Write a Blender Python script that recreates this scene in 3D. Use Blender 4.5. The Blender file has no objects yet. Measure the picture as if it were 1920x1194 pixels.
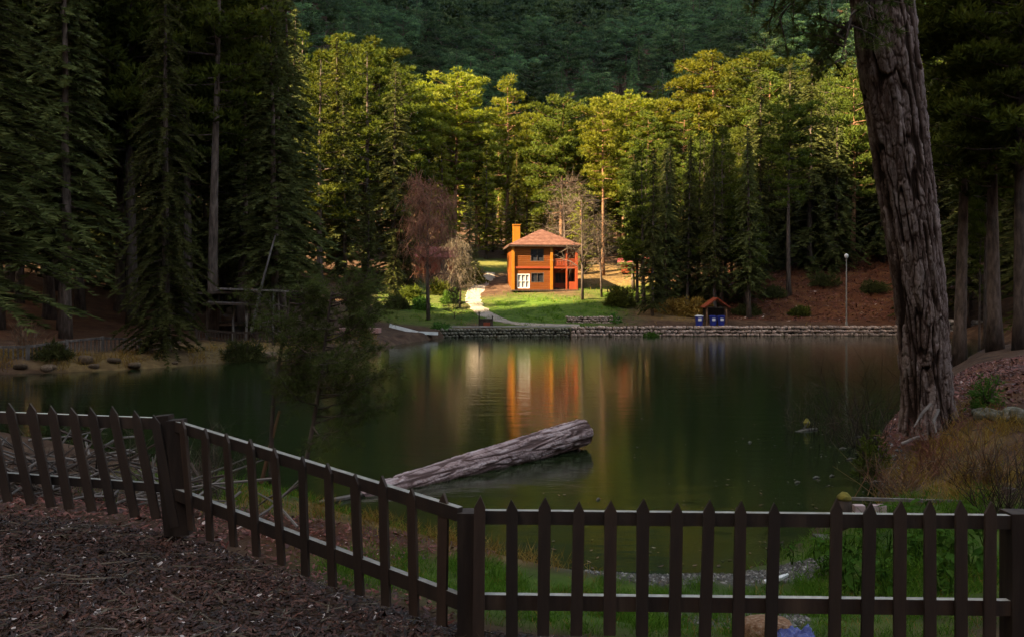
import bpy, math, random
import numpy as np
from mathutils import Vector, Matrix

# ------------------------------------------------------------------ camera, sky, sun, exposure
scene = bpy.context.scene
COL = scene.collection
R = math.radians
CAMZ, FPX, HOR = 3.5, 1650.0, 560.0          # eye height over the pond, focal length and horizon row in photo pixels
cam_d = bpy.data.cameras.new('camera')
cam_d.sensor_fit = 'HORIZONTAL'
cam_d.sensor_width = 36.0
cam_d.lens = FPX / 1920.0 * 36.0
cam_d.shift_y = -(597.0 - HOR) / 1920.0
cam_d.clip_start = 0.1
cam_d.clip_end = 4000.0
cam = bpy.data.objects.new('camera', cam_d)
cam.location = (0, 0, CAMZ)
cam.rotation_euler = (R(90), 0, 0)
COL.objects.link(cam)
scene.camera = cam

TRAVEL = Vector((0.88, 0.47, 0)).normalized()      # the way the sunlight runs over the ground
ELEV = R(40)
world = bpy.data.worlds.new('World')
scene.world = world
world.use_nodes = True
wn = world.node_tree
sky = wn.nodes.new('ShaderNodeTexSky')
sky.sky_type = 'NISHITA'
sky.sun_disc = False
sky.sun_elevation = ELEV
sky.sun_rotation = math.atan2(-TRAVEL.x, -TRAVEL.y)
bg = wn.nodes['Background']
bg.inputs['Strength'].default_value = 0.12
wn.links.new(sky.outputs[0], bg.inputs['Color'])
sun_d = bpy.data.lights.new('sun', 'SUN')
sun_d.energy = 5.0
sun_d.angle = R(0.5)
sun_d.color = (1.0, 0.95, 0.84)
sun = bpy.data.objects.new('sun', sun_d)
sdir = Vector((TRAVEL.x * math.cos(ELEV), TRAVEL.y * math.cos(ELEV), -math.sin(ELEV)))
sun.rotation_euler = sdir.to_track_quat('-Z', 'Y').to_euler()
sun.location = (-200, -80, 160)
COL.objects.link(sun)

scene.view_settings.view_transform = 'Standard'
scene.view_settings.look = 'None'
scene.view_settings.use_curve_mapping = False
scene.view_settings.gamma = 1.0
scene.view_settings.use_white_balance = True      # a camera set for shade
scene.view_settings.white_balance_temperature = 11000
scene.view_settings.white_balance_tint = 10
scene.view_settings.exposure = 2.65
scene.render.engine = 'CYCLES'
cy = scene.cycles
cy.max_bounces = 6
cy.diffuse_bounces = 3
cy.glossy_bounces = 3
cy.transmission_bounces = 4
cy.transparent_max_bounces = 8
cy.volume_bounces = 0
cy.caustics_reflective = False
cy.caustics_refractive = False
cy.use_denoising = True
cy.use_adaptive_sampling = True
cy.adaptive_threshold = 0.02

rng = np.random.default_rng(7)
random.seed(7)

# ------------------------------------------------------------------ helpers
def px(x, y, Y):
    """world point seen at photo pixel (x, y) at distance Y"""
    return Vector(((x - 960.0) / FPX * Y, Y, CAMZ - (y - HOR) / FPX * Y))

def smooth(a, b, x):
    t = np.clip((x - a) / (b - a), 0, 1)
    return t * t * (3 - 2 * t)

def _h(ix, iy, iz, s):
    n = (ix * 374761393 + iy * 668265263 + iz * 2147483647 + s * 974711) & 0xffffffff
    n = ((n ^ (n >> 13)) * 1274126177) & 0xffffffff
    n = (n ^ (n >> 16)) & 0xffff
    return n / 65535.0

def vnoise(p, seed=0):
    p = np.asarray(p, float)
    i = np.floor(p).astype(np.int64)
    f = p - i
    f = f * f * (3 - 2 * f)
    out = 0
    for dx in (0, 1):
        for dy in (0, 1):
            for dz in (0, 1):
                w = (f[..., 0] if dx else 1 - f[..., 0]) * (f[..., 1] if dy else 1 - f[..., 1]) * (f[..., 2] if dz else 1 - f[..., 2])
                out = out + w * _h(i[..., 0] + dx, i[..., 1] + dy, i[..., 2] + dz, seed)
    return out

def fbm(p, o=4, seed=0):
    a, s, out = 0.5, 1.0, 0
    for k in range(o):
        out = out + a * vnoise(np.asarray(p) * s, seed + k)
        a *= 0.5
        s *= 2.03
    return out

def n2(x, y, sc, o=3, seed=0):
    x, y = np.broadcast_arrays(np.asarray(x, float), np.asarray(y, float))
    return fbm(np.stack([x / sc, y / sc, np.full(x.shape, 3.7)], -1), o, seed)

def worley(u, v, seed=0, wrap=None):
    """F2 - F1 and the id of the nearest cell; u wraps after WRAP cells"""
    iu, iv = np.floor(u).astype(np.int64), np.floor(v).astype(np.int64)
    f1 = np.full(u.shape, 9.0)
    f2 = np.full(u.shape, 9.0)
    cid = np.zeros(u.shape)
    for du in (-1, 0, 1):
        for dv in (-1, 0, 1):
            cu, cv = iu + du, iv + dv
            cw = cu % wrap if wrap else cu
            ju, jv = _h(cw, cv, 1, seed), _h(cw, cv, 2, seed)
            d = np.hypot(cu + 0.15 + 0.7 * ju - u, cv + 0.15 + 0.7 * jv - v)
            near = d < f1
            f2 = np.where(near, f1, np.minimum(f2, d))
            cid = np.where(near, _h(cw, cv, 5, seed), cid)
            f1 = np.where(near, d, f1)
    return f2 - f1, cid

def unit(a):
    return a / (np.linalg.norm(a, axis=-1, keepdims=True) + 1e-9)

def rand_unit(n, g=None):
    return unit((g or rng).normal(size=(n, 3)))

def set_attr(me, name, data, domain):
    a = me.attributes.new(name, 'FLOAT', domain)
    a.data.foreach_set('value', np.asarray(data, np.float32))

def tri_mesh(name, tris, rnd=None):
    tris = np.asarray(tris, np.float32)
    n = len(tris)
    me = bpy.data.meshes.new(name)
    me.vertices.add(n * 3)
    me.vertices.foreach_set('co', tris.reshape(-1))
    me.loops.add(n * 3)
    me.loops.foreach_set('vertex_index', np.arange(n * 3, dtype=np.int32))
    me.polygons.add(n)
    me.polygons.foreach_set('loop_start', np.arange(n, dtype=np.int32) * 3)
    me.update(calc_edges=True)
    if rnd is not None:
        set_attr(me, 'rnd', np.repeat(rnd, 3), 'POINT')
    return me

def grid_mesh(name, P, closed_u=False):
    """P (nu, nv, 3) -> quad grid"""
    nu, nv = P.shape[:2]
    idx = np.arange(nu * nv).reshape(nu, nv)
    if closed_u:
        idx = np.concatenate([idx, idx[:1]], 0)
    q = np.stack([idx[:-1, :-1], idx[1:, :-1], idx[1:, 1:], idx[:-1, 1:]], -1).reshape(-1, 4)
    me = bpy.data.meshes.new(name)
    me.vertices.add(nu * nv)
    me.vertices.foreach_set('co', P.astype(np.float32).reshape(-1))
    me.loops.add(q.size)
    me.loops.foreach_set('vertex_index', q.astype(np.int32).reshape(-1))
    me.polygons.add(len(q))
    me.polygons.foreach_set('loop_start', np.arange(len(q), dtype=np.int32) * 4)
    me.update(calc_edges=True)
    me.polygons.foreach_set('use_smooth', np.ones(len(q), bool))
    return me

class MB:
    """collects boxes, prisms and tubes of ONE part"""
    def __init__(s):
        s.v, s.f = [], []
    def add(s, v, f):
        o = len(s.v)
        s.v += [tuple(p) for p in v]
        s.f += [tuple(i + o for i in q) for q in f]
        return s
    def box(s, c, d, rot=None, taper=1.0):
        x, y, z = d[0] / 2, d[1] / 2, d[2] / 2
        v = [Vector((sx * x * (taper if sz > 0 else 1), sy * y * (taper if sz > 0 else 1), sz * z)) for sz in (-1, 1) for sy in (-1, 1) for sx in (-1, 1)]
        if rot is not None:
            v = [rot @ p for p in v]
        return s.add([p + Vector(c) for p in v], [(0, 2, 3, 1), (4, 5, 7, 6), (0, 1, 5, 4), (2, 6, 7, 3), (0, 4, 6, 2), (1, 3, 7, 5)])
    def beam(s, a, b, w, h, up=(0, 0, 1)):
        """box from a to b: w across, h along up"""
        a, b = Vector(a), Vector(b)
        d = (b - a).normalized()
        sx = d.cross(Vector(up)).normalized()
        su = sx.cross(d).normalized()
        v = []
        for p in (a, b):
            for i, j in ((-1, -1), (1, -1), (1, 1), (-1, 1)):
                v.append(p + sx * (i * w / 2) + su * (j * h / 2))
        return s.add(v, [(3, 2, 1, 0), (4, 5, 6, 7), (0, 1, 5, 4), (1, 2, 6, 5), (2, 3, 7, 6), (3, 0, 4, 7)])
    def tube(s, pts, rad, n=6):
        pts = [Vector(p) for p in pts]
        if not hasattr(rad, '__len__'):
            rad = [rad] * len(pts)
        o = len(s.v)
        ref = Vector((0.31, 0.95, 0.05))
        for i, p in enumerate(pts):
            t = (pts[min(i + 1, len(pts) - 1)] - pts[max(i - 1, 0)])
            t = t.normalized() if t.length > 1e-6 else Vector((0, 0, 1))
            if abs(t.dot(ref)) > 0.95:
                ref = Vector((0.9, 0.1, 0.4))
            a = t.cross(ref).normalized()
            b = t.cross(a)
            for k in range(n):
                w = 2 * math.pi * k / n
                s.v.append(tuple(p + (a * math.cos(w) + b * math.sin(w)) * rad[i]))
        for i in range(len(pts) - 1):
            for k in range(n):
                k2 = (k + 1) % n
                s.f.append((o + i * n + k, o + i * n + k2, o + (i + 1) * n + k2, o + (i + 1) * n + k))
        s.f.append(tuple(o + k for k in range(n))[::-1])
        s.f.append(tuple(o + (len(pts) - 1) * n + k for k in range(n)))
        return s
    def mesh(s, name, smooth_=False):
        me = bpy.data.meshes.new(name)
        me.from_pydata(s.v, [], s.f)
        me.update()
        if smooth_:
            for p in me.polygons:
                p.use_smooth = True
        return me
    def part(s, name, m, root=None, smooth_=False, world_co=True):
        """links the part; vertices given in world axes are moved to the root's own"""
        if root is not None and world_co:
            L = base_of(root)
            s.v = [(a - L.x, b - L.y, c - L.z) for a, b, c in s.v]
        return link(name, s.mesh(name, smooth_), m, root)

def base_of(o):
    L = Vector((0, 0, 0))
    while o is not None:
        L += o.location
        o = o.parent
    return L

def link(name, me, m=None, parent=None):
    o = bpy.data.objects.new(name, me)
    if m is not None and me is not None and not me.materials:
        me.materials.append(m)
    COL.objects.link(o)
    if parent is not None:
        o.parent = parent
    return o

def tag(o, label=None, cat=None, group=None, kind=None):
    if label: o['label'] = label
    if cat: o['category'] = cat
    if group: o['group'] = group
    if kind: o['kind'] = kind
    return o

def thing(name, label, cat, loc=(0, 0, 0), rz=0.0, group=None):
    o = bpy.data.objects.new(name, None)
    o.empty_display_size = 0.3
    o.location = loc
    o.rotation_euler = (0, 0, rz)
    COL.objects.link(o)
    return tag(o, label, cat, group)

KIDS = {}
def copy_tree(src, parent=None):
    c = src.copy()
    COL.objects.link(c)
    c.parent = parent
    for ch in list(src.children):
        copy_tree(ch, c)
    return c

# ------------------------------------------------------------------ materials
def nodes_of(name):
    m = bpy.data.materials.new(name)
    m.use_nodes = True
    return m, m.node_tree, m.node_tree.nodes['Principled BSDF']

def ramp(nt, src, cols, pos=None):
    r = nt.nodes.new('ShaderNodeValToRGB')
    e = r.color_ramp.elements
    n = len(cols)
    while len(e) < n:
        e.new(0.5)
    for i, c in enumerate(cols):
        e[i].position = pos[i] if pos else i / max(1, n - 1)
        e[i].color = (*c, 1)
    nt.links.new(src, r.inputs[0])
    return r.outputs[0]

def noise(nt, scale, detail=5, coord='Object', stretch=None, rough=0.6):
    tc = nt.nodes.new('ShaderNodeTexCoord')
    n = nt.nodes.new('ShaderNodeTexNoise')
    n.inputs['Scale'].default_value = scale
    n.inputs['Detail'].default_value = detail
    n.inputs['Roughness'].default_value = rough
    src = tc.outputs[coord]
    if stretch:
        mp = nt.nodes.new('ShaderNodeMapping')
        mp.inputs['Scale'].default_value = stretch
        nt.links.new(src, mp.inputs[0])
        src = mp.outputs[0]
    nt.links.new(src, n.inputs['Vector'])
    return n.outputs['Fac']

def bump(nt, bsdf, src, strength, dist=0.02):
    b = nt.nodes.new('ShaderNodeBump')
    b.inputs['Strength'].default_value = strength
    b.inputs['Distance'].default_value = dist
    nt.links.new(src, b.inputs['Height'])
    nt.links.new(b.outputs[0], bsdf.inputs['Normal'])
    return b

def surf(name, cols, scale=4, rough=0.85, bstr=0.5, bscale=20, bdist=0.02, stretch=None, spread=(0.3, 0.7), rand=0.0, spec=0.3, coord='Object'):
    m, nt, b = nodes_of(name)
    f = noise(nt, scale, 6, coord, stretch)
    n = len(cols)
    pos = [spread[0] + (spread[1] - spread[0]) * i / max(1, n - 1) for i in range(n)]
    c = ramp(nt, f, cols, pos)
    if rand:
        oi = nt.nodes.new('ShaderNodeObjectInfo')
        hs = nt.nodes.new('ShaderNodeHueSaturation')
        mr = nt.nodes.new('ShaderNodeMapRange')
        mr.inputs[3].default_value = 1 - rand
        mr.inputs[4].default_value = 1 + rand
        nt.links.new(oi.outputs['Random'], mr.inputs[0])
        nt.links.new(mr.outputs[0], hs.inputs['Value'])
        nt.links.new(c, hs.inputs['Color'])
        c = hs.outputs[0]
    nt.links.new(c, b.inputs['Base Color'])
    b.inputs['Roughness'].default_value = rough
    b.inputs['Specular IOR Level'].default_value = spec
    if bstr:
        bump(nt, b, noise(nt, bscale, 6, coord, stretch), bstr, bdist)
    return m

def leafy(name, cols, trans=0.35, tcol=None, scale=0.5, rand=0.25, hue=0.02):
    """foliage: colours run over a per-spray value and a soft noise, each plant differs a little, light passes through"""
    m = bpy.data.materials.new(name)
    m.use_nodes = True
    nt = m.node_tree
    nt.nodes.remove(nt.nodes['Principled BSDF'])
    out = nt.nodes['Material Output']
    at = nt.nodes.new('ShaderNodeAttribute')
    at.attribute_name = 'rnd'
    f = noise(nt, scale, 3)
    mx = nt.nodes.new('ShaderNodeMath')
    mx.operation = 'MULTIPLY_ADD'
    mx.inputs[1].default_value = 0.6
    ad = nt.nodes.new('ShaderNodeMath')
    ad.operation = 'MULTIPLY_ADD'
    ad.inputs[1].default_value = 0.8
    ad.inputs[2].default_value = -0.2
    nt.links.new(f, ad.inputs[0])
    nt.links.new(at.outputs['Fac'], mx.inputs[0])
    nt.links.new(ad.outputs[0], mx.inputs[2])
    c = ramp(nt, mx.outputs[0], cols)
    oi = nt.nodes.new('ShaderNodeObjectInfo')
    hs = nt.nodes.new('ShaderNodeHueSaturation')
    for k, (lo, hi) in (('Value', (1 - rand, 1 + rand)), ('Hue', (0.5 - hue * .25, 0.5 + hue * 1.4))):
        mr = nt.nodes.new('ShaderNodeMapRange')
        mr.inputs[3].default_value = lo
        mr.inputs[4].default_value = hi
        nt.links.new(oi.outputs['Random'], mr.inputs[0])
        nt.links.new(mr.outputs[0], hs.inputs[k])
    nt.links.new(c, hs.inputs['Color'])
    d = nt.nodes.new('ShaderNodeBsdfDiffuse')
    t = nt.nodes.new('ShaderNodeBsdfTranslucent')
    nt.links.new(hs.outputs[0], d.inputs[0])
    if tcol:
        mm = nt.nodes.new('ShaderNodeMix')
        mm.data_type = 'RGBA'
        mm.blend_type = 'MULTIPLY'
        mm.inputs['Factor'].default_value = 1.0
        mm.inputs[7].default_value = (*tcol, 1)
        nt.links.new(hs.outputs[0], mm.inputs[6])
        nt.links.new(mm.outputs[2], t.inputs[0])
    else:
        nt.links.new(hs.outputs[0], t.inputs[0])
    mix = nt.nodes.new('ShaderNodeMixShader')
    mix.inputs[0].default_value = trans
    nt.links.new(d.outputs[0], mix.inputs[1])
    nt.links.new(t.outputs[0], mix.inputs[2])
    nt.links.new(mix.outputs[0], out.inputs['Surface'])
    return m

M = {}
M['bark'] = surf('bark', [(.030, .020, .016), (.080, .055, .044), (.14, .10, .085)], 6, .95, .9, 18, .04, (1, 1, .25), rand=.25)
M['bark_red'] = surf('bark_red', [(.08, .04, .025), (.19, .09, .05), (.28, .16, .10)], 5, .95, .8, 16, .04, (1, 1, .3), rand=.2)
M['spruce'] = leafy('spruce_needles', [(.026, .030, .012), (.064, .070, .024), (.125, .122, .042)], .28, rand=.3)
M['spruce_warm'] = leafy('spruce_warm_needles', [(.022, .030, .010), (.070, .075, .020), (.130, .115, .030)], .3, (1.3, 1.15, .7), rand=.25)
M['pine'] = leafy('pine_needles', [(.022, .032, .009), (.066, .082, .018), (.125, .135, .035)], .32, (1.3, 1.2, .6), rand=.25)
M['pine_sunlit'] = leafy('sunlit_needles', [(.050, .056, .011), (.138, .144, .024), (.245, .228, .068)], .42, (1.25, 1.18, .6), rand=.25, hue=.02)  # needles of the sunny wood, warm sunlight put into their colour
M['mountain'] = leafy('mountain_needles', [(.010, .026, .013), (.050, .105, .046), (.19, .26, .11)], .2, rand=.5, hue=.03)  # wide tone range: light on the crown tops put into the colour

# ------------------------------------------------------------------ the ground
POND = np.array([(-30, 26), (-18, 22.5), (-10, 19.5), (-5.5, 16.4), (-3.4, 14.8), (-1.6, 12.8), (-.3, 11.7), (.5, 11.2), (1.2, 10.9), (2.6, 10.9), (3.4, 11.5),
                 (4.2, 12.6), (4.9, 13.7), (5.7, 14.2), (6.4, 15), (7.1, 17), (8.4, 20), (10, 23.5), (12.5, 28), (17, 36), (23, 46), (30, 55), (38, 66), (41, 76),
                 (37.5, 84), (20, 83.3), (2, 82), (-6, 80.5), (-7.8, 72), (-10, 61), (-14, 52), (-16, 47.5), (-19, 43.5), (-24, 40.5), (-32, 38), (-45, 34), (-45, 28)], float)

def pond_sd(x, y):
    """distance to the shoreline, negative in the water"""
    x, y = np.asarray(x, float), np.asarray(y, float)
    d = np.full(x.shape, 1e9)
    ins = np.zeros(x.shape, bool)
    n = len(POND)
    for i in range(n):
        a, b = POND[i], POND[(i + 1) % n]
        ex, ey = b - a
        t = np.clip(((x - a[0]) * ex + (y - a[1]) * ey) / (ex * ex + ey * ey), 0, 1)
        d = np.minimum(d, np.hypot(x - a[0] - t * ex, y - a[1] - t * ey))
        c = ((a[1] > y) != (b[1] > y))
        with np.errstate(divide='ignore', invalid='ignore'):
            xi = a[0] + (y - a[1]) * ex / (ey if ey else 1e-9)
        ins ^= c & (x < xi)
    return np.where(ins, -d, d)

CTRL = np.array([(-4, 5, 1.62), (-8, 7, 1.75), (-4, 7.3, 1.66), (0, 3, 1.62), (-.3, 5.4, 1.42), (2, 5.4, 1.25), (3.2, 5.5, 1.15), (3, 2, 1.5), (-12, 10, 1.75), (0, 0, 1.75), (6, 5, 1.15),
                 (5, 8, .80), (2, 8.3, .55), (0, 8.3, .75), (-2, 9.5, .95), (-5, 12, .95), (-10, 15, 1.1), (-20, 18, 1.3), (-2.2, 6.6, 1.5), (7.5, 8.5, .95), (7.2, 12, .95), (8, 14.5, 1.15), (8.2, 17, 1.25), (10, 18, 1.7),
                 (11, 17, 2.05), (12, 15, 2.1), (12.5, 20, 2.1), (12, 23, 1.5), (16, 24, 2.4), (17.5, 30, 1.4), (23, 36, 1.8), (30, 40, 3), (31, 48, 1.2), (40, 55, 1.8), (47, 70, 2.5),
                 (39, 87, 1.1), (25, 86, 1.0), (10, 85, .95), (2, 84.4, .9), (-4, 84, .9), (0, 92, 2.2), (8, 92, 2.2), (4, 104, 4.35), (-1, 104, 4.3), (9, 104, 4.35), (15, 100, 3.2),
                 (25, 95, 2.6), (35, 95, 3.6), (30, 105, 6.4), (42, 106, 8), (52, 100, 9), (20, 112, 6), (4, 118, 6.6), (-3, 125, 8.3), (-4, 132, 9.3), (-11, 100, 3.6),
                 (-12, 86, 1.5), (-12, 75, 1.0), (-14, 62, .85), (-20, 60, .95), (-20, 50, .75), (-28, 48, 1.0), (-32, 60, 2.2), (-30, 75, 3.2), (-25, 90, 4), (-45, 50, 4),
                 (-52, 70, 9), (-45, 100, 12), (-25, 120, 9), (-60, 30, 6), (-40, 20, 2.5), (0, 150, 11), (-30, 160, 17), (35, 140, 13), (30, 170, 16), (60, 120, 17), (70, 90, 15), (70, 60, 9), (60, 30, 6),
                 (40, 15, 4), (25, 10, 2.2), (0, -15, 2.2), (-30, -10, 3), (30, -12, 2.5), (70, -10, 6), (-70, -10, 6), (-70, 60, 13), (-70, 120, 19), (-70, 195, 30), (0, 195, 20), (70, 195, 30)], float)

def _tps_solve(c):
    n = len(c)
    d = np.hypot(c[:, None, 0] - c[None, :, 0], c[:, None, 1] - c[None, :, 1])
    K = np.where(d > 0, d * d * np.log(d + 1e-12), 0) + np.eye(n) * 2.0
    P = np.c_[np.ones(n), c[:, :2]]
    A = np.block([[K, P], [P.T, np.zeros((3, 3))]])
    return np.linalg.solve(A, np.r_[c[:, 2], 0, 0, 0])
_TW = _tps_solve(CTRL)

def tps(x, y):
    sh = x.shape
    x, y = x.ravel(), y.ravel()
    out = np.empty(len(x))
    for s in range(0, len(x), 20000):
        a, b = x[s:s + 20000], y[s:s + 20000]
        d = np.hypot(a[:, None] - CTRL[None, :, 0], b[:, None] - CTRL[None, :, 1])
        out[s:s + 20000] = np.where(d > 0, d * d * np.log(d + 1e-12), 0) @ _TW[:-3] + _TW[-3] + _TW[-2] * a + _TW[-1] * b
    return out.reshape(sh)

def height(x, y):
    x, y = np.broadcast_arrays(np.asarray(x, float), np.asarray(y, float))
    land = tps(np.clip(x, -70, 70), np.clip(y, -14, 195))
    near = np.exp(-((x / 14) ** 2) - ((y - 8) / 16) ** 2)
    land = land + (n2(x, y, 1.1, 3, 11) - .45) * .14 * near + (n2(x, y, 6, 3, 5) - .45) * .7 * (1 - near) * smooth(2, 10, np.abs(y - 10)) * smooth(0, 8, pond_sd(x, y))
    # the mountain ahead and the valley sides, some added unseen to throw shade
    m = np.maximum(0, y - 195)
    mount = .50 * (np.sqrt(m * m + 900) - 30) * (1 + .25 * (n2(x, y, 160, 3, 21) - .5)) + .0005 * np.clip(m, 0, 300) * np.abs(x)
    yp = y - TRAVEL.y / TRAVEL.x * (x + 200)
    shade_crest = 235 - 175 * smooth(-15, -8, yp) + 375 * smooth(92, 126, yp)  # unseen left ridge added for shade, notched to let sun onto the clearing
    side = shade_crest * smooth(-62, -205, x) * (1 + .12 * (n2(x, y, 60, 3, 31) - .5))
    side2 = 90 * smooth(75, 300, x) * smooth(420, 200, y)
    back = 55 * smooth(-9, -75, y)  # unseen bank added behind the camera to block sky light
    z = np.maximum(land, .12) + np.maximum(mount, side) + .15 * np.minimum(mount, side) + side2 + back
    sd = pond_sd(x, y)
    edge = np.where(y > 70, .5, 1.4) + 1.6 * smooth(60, 30, y) * smooth(10, 25, y) * 0.5
    k = smooth(-.25, 1, sd / edge)
    return np.where(sd < -.01, -np.minimum(.9, .04 + .25 * -sd), np.maximum(.03, .03 + (z - .03) * k))

def axis(lo, hi, fine_lo, fine_hi, step, grow):
    a = list(np.arange(fine_lo, fine_hi, step))
    s, v = step, a[-1]
    while v < hi:
        s *= grow
        v += s
        a.append(v)
    s, v = step, a[0]
    while v > lo:
        s *= grow
        v -= s
        a.insert(0, v)
    return np.array(a)

GX = axis(-480, 480, -9, 11, .16, 1.035)
GY = np.r_[axis(-300, 30, 3, 26, .16, 1.05)]
GY = GY[GY < 30]
t = GY[-1]
ys = []
s = .3
while t < 690:
    if t > 115: s *= 1.04
    elif s < .6: s *= 1.04
    t += s
    ys.append(t)
GY = np.r_[GY, ys]
XX, YY = np.meshgrid(GX, GY, indexing='ij')
ZZ = height(XX, YY)

def gz(x, y):
    """height of the ground sheet itself"""
    x, y = np.asarray(x, float), np.asarray(y, float)
    i = np.clip(np.searchsorted(GX, x) - 1, 0, len(GX) - 2)
    j = np.clip(np.searchsorted(GY, y) - 1, 0, len(GY) - 2)
    u = (x - GX[i]) / (GX[i + 1] - GX[i])
    v = (y - GY[j]) / (GY[j + 1] - GY[j])
    return ZZ[i, j] * (1 - u) * (1 - v) + ZZ[i + 1, j] * u * (1 - v) + ZZ[i, j + 1] * (1 - u) * v + ZZ[i + 1, j + 1] * u * v

def g1(x, y):
    return float(gz(np.array([x]), np.array([y]))[0])

def ground_material():
    m, nt, b = nodes_of('forest_floor')
    def attr(n):
        a = nt.nodes.new('ShaderNodeAttribute')
        a.attribute_name = n
        return a.outputs['Fac']
    base = ramp(nt, noise(nt, 1.3, 8), [(.028, .014, .009), (.060, .030, .018), (.11, .065, .042)], [.3, .5, .72])
    def over(prev, fac, cols, scale, pos=None):
        c = ramp(nt, noise(nt, scale, 7), cols, pos)
        mx = nt.nodes.new('ShaderNodeMix')
        mx.data_type = 'RGBA'
        nt.links.new(attr(fac), mx.inputs['Factor'])
        nt.links.new(prev, mx.inputs[6])
        nt.links.new(c, mx.inputs[7])
        return mx.outputs[2]
    c = over(base, 'red', [(.048, .015, .007), (.095, .029, .012), (.145, .062, .024)], .8, [.3, .5, .7])
    c = over(c, 'green', [(.022, .042, .008), (.045, .090, .012), (.090, .120, .022)], 1.6, [.3, .5, .72])
    c = over(c, 'dry', [(.075, .042, .018), (.14, .085, .034), (.22, .145, .065)], 2.2, [.3, .5, .7])
    c = over(c, 'stony', [(.035, .030, .026), (.09, .08, .07), (.18, .165, .15)], 9, [.32, .5, .7])
    nt.links.new(c, b.inputs['Base Color'])
    b.inputs['Roughness'].default_value = .95
    b.inputs['Specular IOR Level'].default_value = .15
    bump(nt, b, noise(nt, 7, 8, rough=.75), .8, .06)
    return m

def blob(x, y, cx, cy, rx, ry, soft=.35):
    d = np.hypot((x - cx) / rx, (y - cy) / ry) + (n2(x, y, max(.5, min(rx, ry) / 2.5), 3, 9) - .45) * .7
    return smooth(1 + soft, 1 - soft, d)

gm = grid_mesh('ground', np.stack([XX, YY, ZZ], -1))
def mask_red(x, y):
    return np.clip(blob(x, y, 34, 100, 16, 12) + blob(x, y, 15.5, 20.5, 8, 9) + .55 * blob(x, y, -1.4, 9.6, 1.3, 2.2) + .5 * blob(x, y, -30, 62, 12, 12) + .8 * blob(x, y, -12, 87, 4, 4), 0, 1)
def mask_green(x, y):
    return np.clip(blob(x, y, 3.5, 92.5, 8.5, 9) + .75 * blob(x, y, -10, 88, 6, 6) + .6 * blob(x, y, -10.5, 101, 5.5, 9) + blob(x, y, -3.5, 129, 7, 9) + blob(x, y, 1.1, 7.9, 2.6, 1.8) + blob(x, y, 5.2, 10.2, 2.2, 2.3) + .8 * blob(x, y, -3, 12.5, 2.4, 1.6)
                   + .8 * blob(x, y, 16, 104, 7, 7), 0, 1)
def mask_dry_sunlit(x, y):
    return np.clip(.8 * blob(x, y, -2.2, 11.4, 1.6, .7) + .9 * blob(x, y, -.2, 10.4, .9, .7) + .9 * blob(x, y, 6.9, 12.6, 1.0, .9) + .9 * blob(x, y, 7.3, 15.0, .9, 1.0) + .9 * blob(x, y, -15.5, 53, 4, 6) + blob(x, y, -21, 44.5, 6, 2.6) * .8 + .7 * blob(x, y, 17, 92, 4, 4) + .7 * blob(x, y, 12, 118, 6, 12) + .45 * blob(x, y, -3.5, 129, 6, 7), 0, 1)  # last blob: sunlight on the upper lawn put into the colour
def mask_stony(x, y):
    return np.clip(blob(x, y, 2.1, 10.2, 1.45, .85, .25) + .9 * blob(x, y, 2.0, 7.9, .6, .9), 0, 1)
def mask_wood(x, y):
    return np.clip(smooth(165, 200, y) + smooth(-48, -75, x) + smooth(60, 85, x) * .8 + .8 * smooth(-16, -24, x) * smooth(56, 66, y), 0, 1)
for nm, fn in (('wood', mask_wood), ('red', mask_red), ('green', mask_green), ('dry', mask_dry_sunlit), ('stony', mask_stony)):
    set_attr(gm, nm, fn(XX, YY).ravel(), 'POINT')
ground = tag(link('ground', gm, ground_material()), kind='structure')

def water_material():
    m, nt, b = nodes_of('pond_water')
    b.inputs['Base Color'].default_value = (.009, .018, .006, 1)
    b.inputs['Roughness'].default_value = .10
    b.inputs['IOR'].default_value = 1.33
    f = noise(nt, 1.0, 4, stretch=(.6, 1.6, 1))
    bump(nt, b, f, .11, .12)
    return m
wx, wy = np.linspace(-48, 46, 60), np.linspace(9.5, 90, 60)
WX, WY = np.meshgrid(wx, wy, indexing='ij')
water = tag(link('pond_water', grid_mesh('pond_water', np.stack([WX, WY, WX * 0], -1)), water_material()), kind='structure')

# the pale footpath climbing to the house
PATH = [(6.5, 84.6), (3.5, 84.9), (1.2, 85.5), (-.8, 87.0), (-2.3, 89.6), (-3.5, 93.2), (-4.3, 97.5), (-4.6, 102), (-4.3, 106.5), (-3.4, 112), (-2.8, 118)]
def curve(pts, n):
    pts = np.array(pts, float)
    t = np.linspace(0, len(pts) - 1, n)
    i = np.clip(t.astype(int), 0, len(pts) - 2)
    f = (t - i)[:, None]
    p0, p1, p2, p3 = pts[np.clip(i - 1, 0, None)], pts[i], pts[i + 1], pts[np.clip(i + 2, None, len(pts) - 1)]
    return .5 * ((2 * p1) + (-p0 + p2) * f + (2 * p0 - 5 * p1 + 4 * p2 - p3) * f ** 2 + (-p0 + 3 * p1 - 3 * p2 + p3) * f ** 3)
pc = curve(PATH, 90)
tg = np.gradient(pc, axis=0)
nr = unit(np.c_[-tg[:, 1], tg[:, 0]])
wid = np.interp(np.linspace(0, 1, 90), [0, .15, .5, .8, 1], [.45, .65, .85, .9, .6])
Pp = np.zeros((90, 7, 3))
for k in range(7):
    u = (k - 3) / 3
    jit = (n2(pc[:, 0] + 9 * k, pc[:, 1], .9, 3, 3) - .5) * 1.2 * (abs(u) > .9)
    q = pc + nr * ((u * wid + jit)[:, None])
    Pp[:, k, :2] = q
    Pp[:, k, 2] = gz(q[:, 0], q[:, 1]) + .06 - .05 * (abs(u) > .9)
path_mat = surf('pale_gravel', [(.17, .135, .11), (.24, .195, .16), (.32, .265, .225)], 1.2, .95, .5, 12, .03)
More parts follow.
